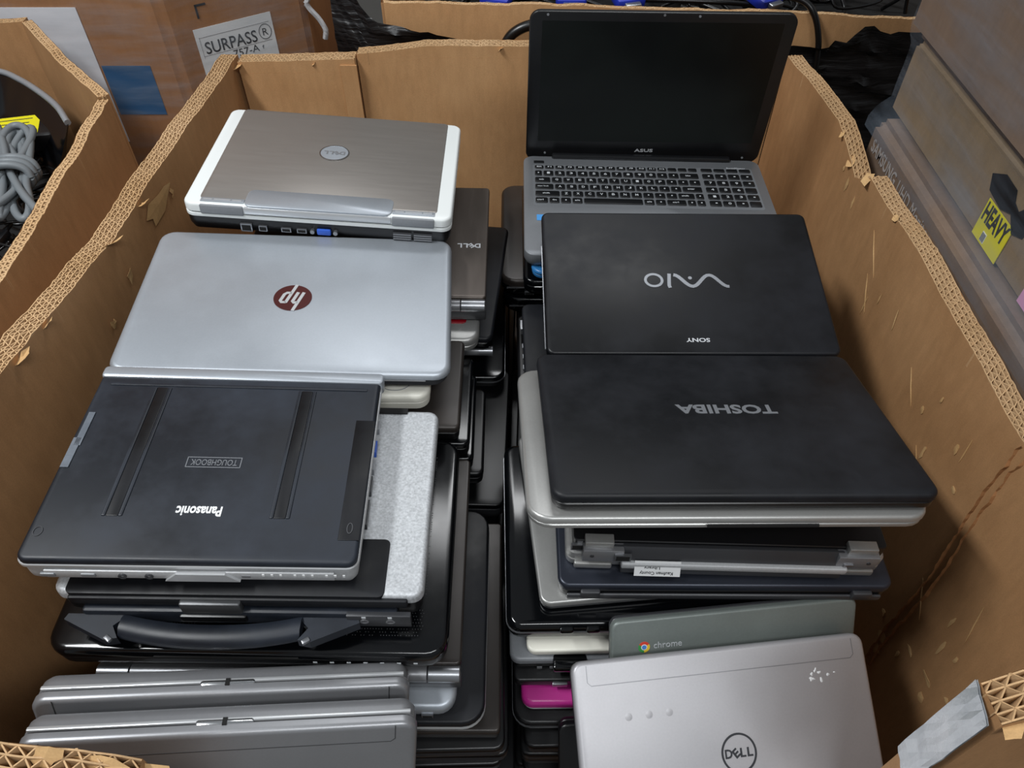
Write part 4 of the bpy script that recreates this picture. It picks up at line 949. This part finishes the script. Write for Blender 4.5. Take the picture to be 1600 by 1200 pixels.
# dark monitor with pale rim leaning at the back of that box
mo = empty('monitor', Matrix.Translation((-.97, 1.30, .80)), 'dark curved display with pale blue rim leaning in the left box', 'monitor')
P = spline([(-.25, .112, .125), (-.10, .110, .122), (.0, .105, .12), (.058, .072, .12), (.12, .020, .12), (.167, -.026, .118), (.200, -.070, .112)], 6)
V = []; F = []
for p in P:
    for dx, dy, dz in ((0, 0, 0), (0, -.008, -.002), (-.035, -.060, -.085), (-.03, -.05, -.09)): V.append((p.x + dx, p.y + dy, p.z + dz))
for i in range(len(P) - 1):
    for j in range(4): F.append((i * 4 + j, i * 4 + (j + 1) % 4, i * 4 + 4 + (j + 1) % 4, i * 4 + 4 + j))
F += [(0, 1, 2, 3), tuple(len(V) - 4 + k for k in (3, 2, 1, 0))]
new_obj('shell', mesh_from(V, F, 'shell', 50), 'black_gloss', mo)
new_obj('rim', tube_mesh([p + Vector((0, -.003, .002)) for p in P], .0058, 8, 1), 'silver', mo)
for k, (x, y, z, m, lab, cat) in enumerate(((-.79, .80, .872, 'white_plastic', 'white plug tip at the left edge of the cable box', 'plug'), (-.80, .97, .855, 'black_plain', 'black plug with metal prongs in the cable box', 'plug'), (-.745, 1.03, .862, 'ivory_plastic', 'cream cable end among black cables', 'plug'))):
    e = empty('plug', Matrix.Translation((x, y, z)) @ Matrix.Rotation(k * 1.1 + .4, 4, 'Z'), lab, cat)
    new_obj('plug_body', box_mesh(.034, .022, .014, .004), m, e, (0, 0, .007)); new_obj('strain_relief', cyl_mesh(.005, .022, 12, 'x', r2=.003), m, e, (.016, 0, .007))
    for s in (-1, 1): part_box(e, 'prong', 'metal', -.024, s * .006, .007, .016, .0015, .005)

# ------------------------------------------------------------------ cords in the black wrapped box
bed = new_obj('cord_heap', box_mesh(1.2, .68, .50), 'black_gap', None, (.4, 1.93, .63)); tag(bed, 'dark heap of cords filling the box behind', 'cords', None, 'stuff')
rnd = random.Random(77)
for k in range(34):
    x0 = -.1 + rnd.random() * 1.0; y0 = 1.66 + rnd.random() * .25; pts = [(x0 + .09 * math.sin(i * .9 + k) + .02 * i * rnd.uniform(-1, 1), y0 + .05 * math.cos(i * 1.1 + k * 2), .895 + rnd.random() * .06 + .015 * math.sin(i * 1.7)) for i in range(8)]
    thing_tube('power_cable', 'black cord heaped in the black-wrapped box behind', 'black_cable', pts, rnd.choice((.003, .004, .005)), 'black cords in the box behind')
for k, (x, lab) in enumerate(((-.03, 'leftmost blue connector at the top edge of the photo'), (.12, 'blue connector above the left part of the open screen'), (.235, 'blue connector above the middle of the open screen'), (.515, 'rightmost blue connector, beside the hanging black cord'))):
    e = empty('blue_connector', Matrix.Translation((x, 1.635, .952)) @ Matrix.Rotation(.3 * (k - 1), 4, 'Z') @ Matrix.Rotation(.2, 4, 'X'), lab, 'connector', 'blue connectors in the box behind')
    new_obj('shell', box_mesh(.062, .05, .022, .006), 'blue_cable', e, (0, 0, .011)); new_obj('collar', box_mesh(.034, .014, .014, .003), 'metal', e, (0, -.03, .011)); new_obj('strain_relief', cyl_mesh(.008, .03, 12, 'y', r2=.005), 'blue_cable', e, (0, .02, .011))
thing_tube('hanging_cord', 'black cord hanging over the box edge right of the open screen', 'black_cable', [(.40, 1.60, .995), (.48, 1.58, .992), (.555, 1.555, .992), (.585, 1.535, .975), (.605, 1.522, .93), (.613, 1.515, .88), (.614, 1.512, .83), (.612, 1.510, .76)], .0062)
thing_tube('cord_loop', 'dark cord loop showing left of the open screen', 'black_cable', [(-.02, 1.500, .88), (-.018, 1.502, .915), (.0, 1.504, .945), (.035, 1.506, .962), (.08, 1.508, .963), (.12, 1.508, .955)], .010)
for k, (x, y) in enumerate(((.60, 1.70), (.33, 1.66))):
    e = empty('silver_plug', Matrix.Translation((x, y, .962)) @ Matrix.Rotation(-.5 + k, 4, 'Z'), ('silver metal plug near the hanging cord', 'silver metal plug between the blue connectors')[k], 'plug')
    new_obj('barrel', cyl_mesh(.007, .045, 14, 'x', bev=.001), 'chrome', e); new_obj('boot', cyl_mesh(.008, .03, 14, 'x', r2=.005), 'black_cable', e, (.045, 0, 0))
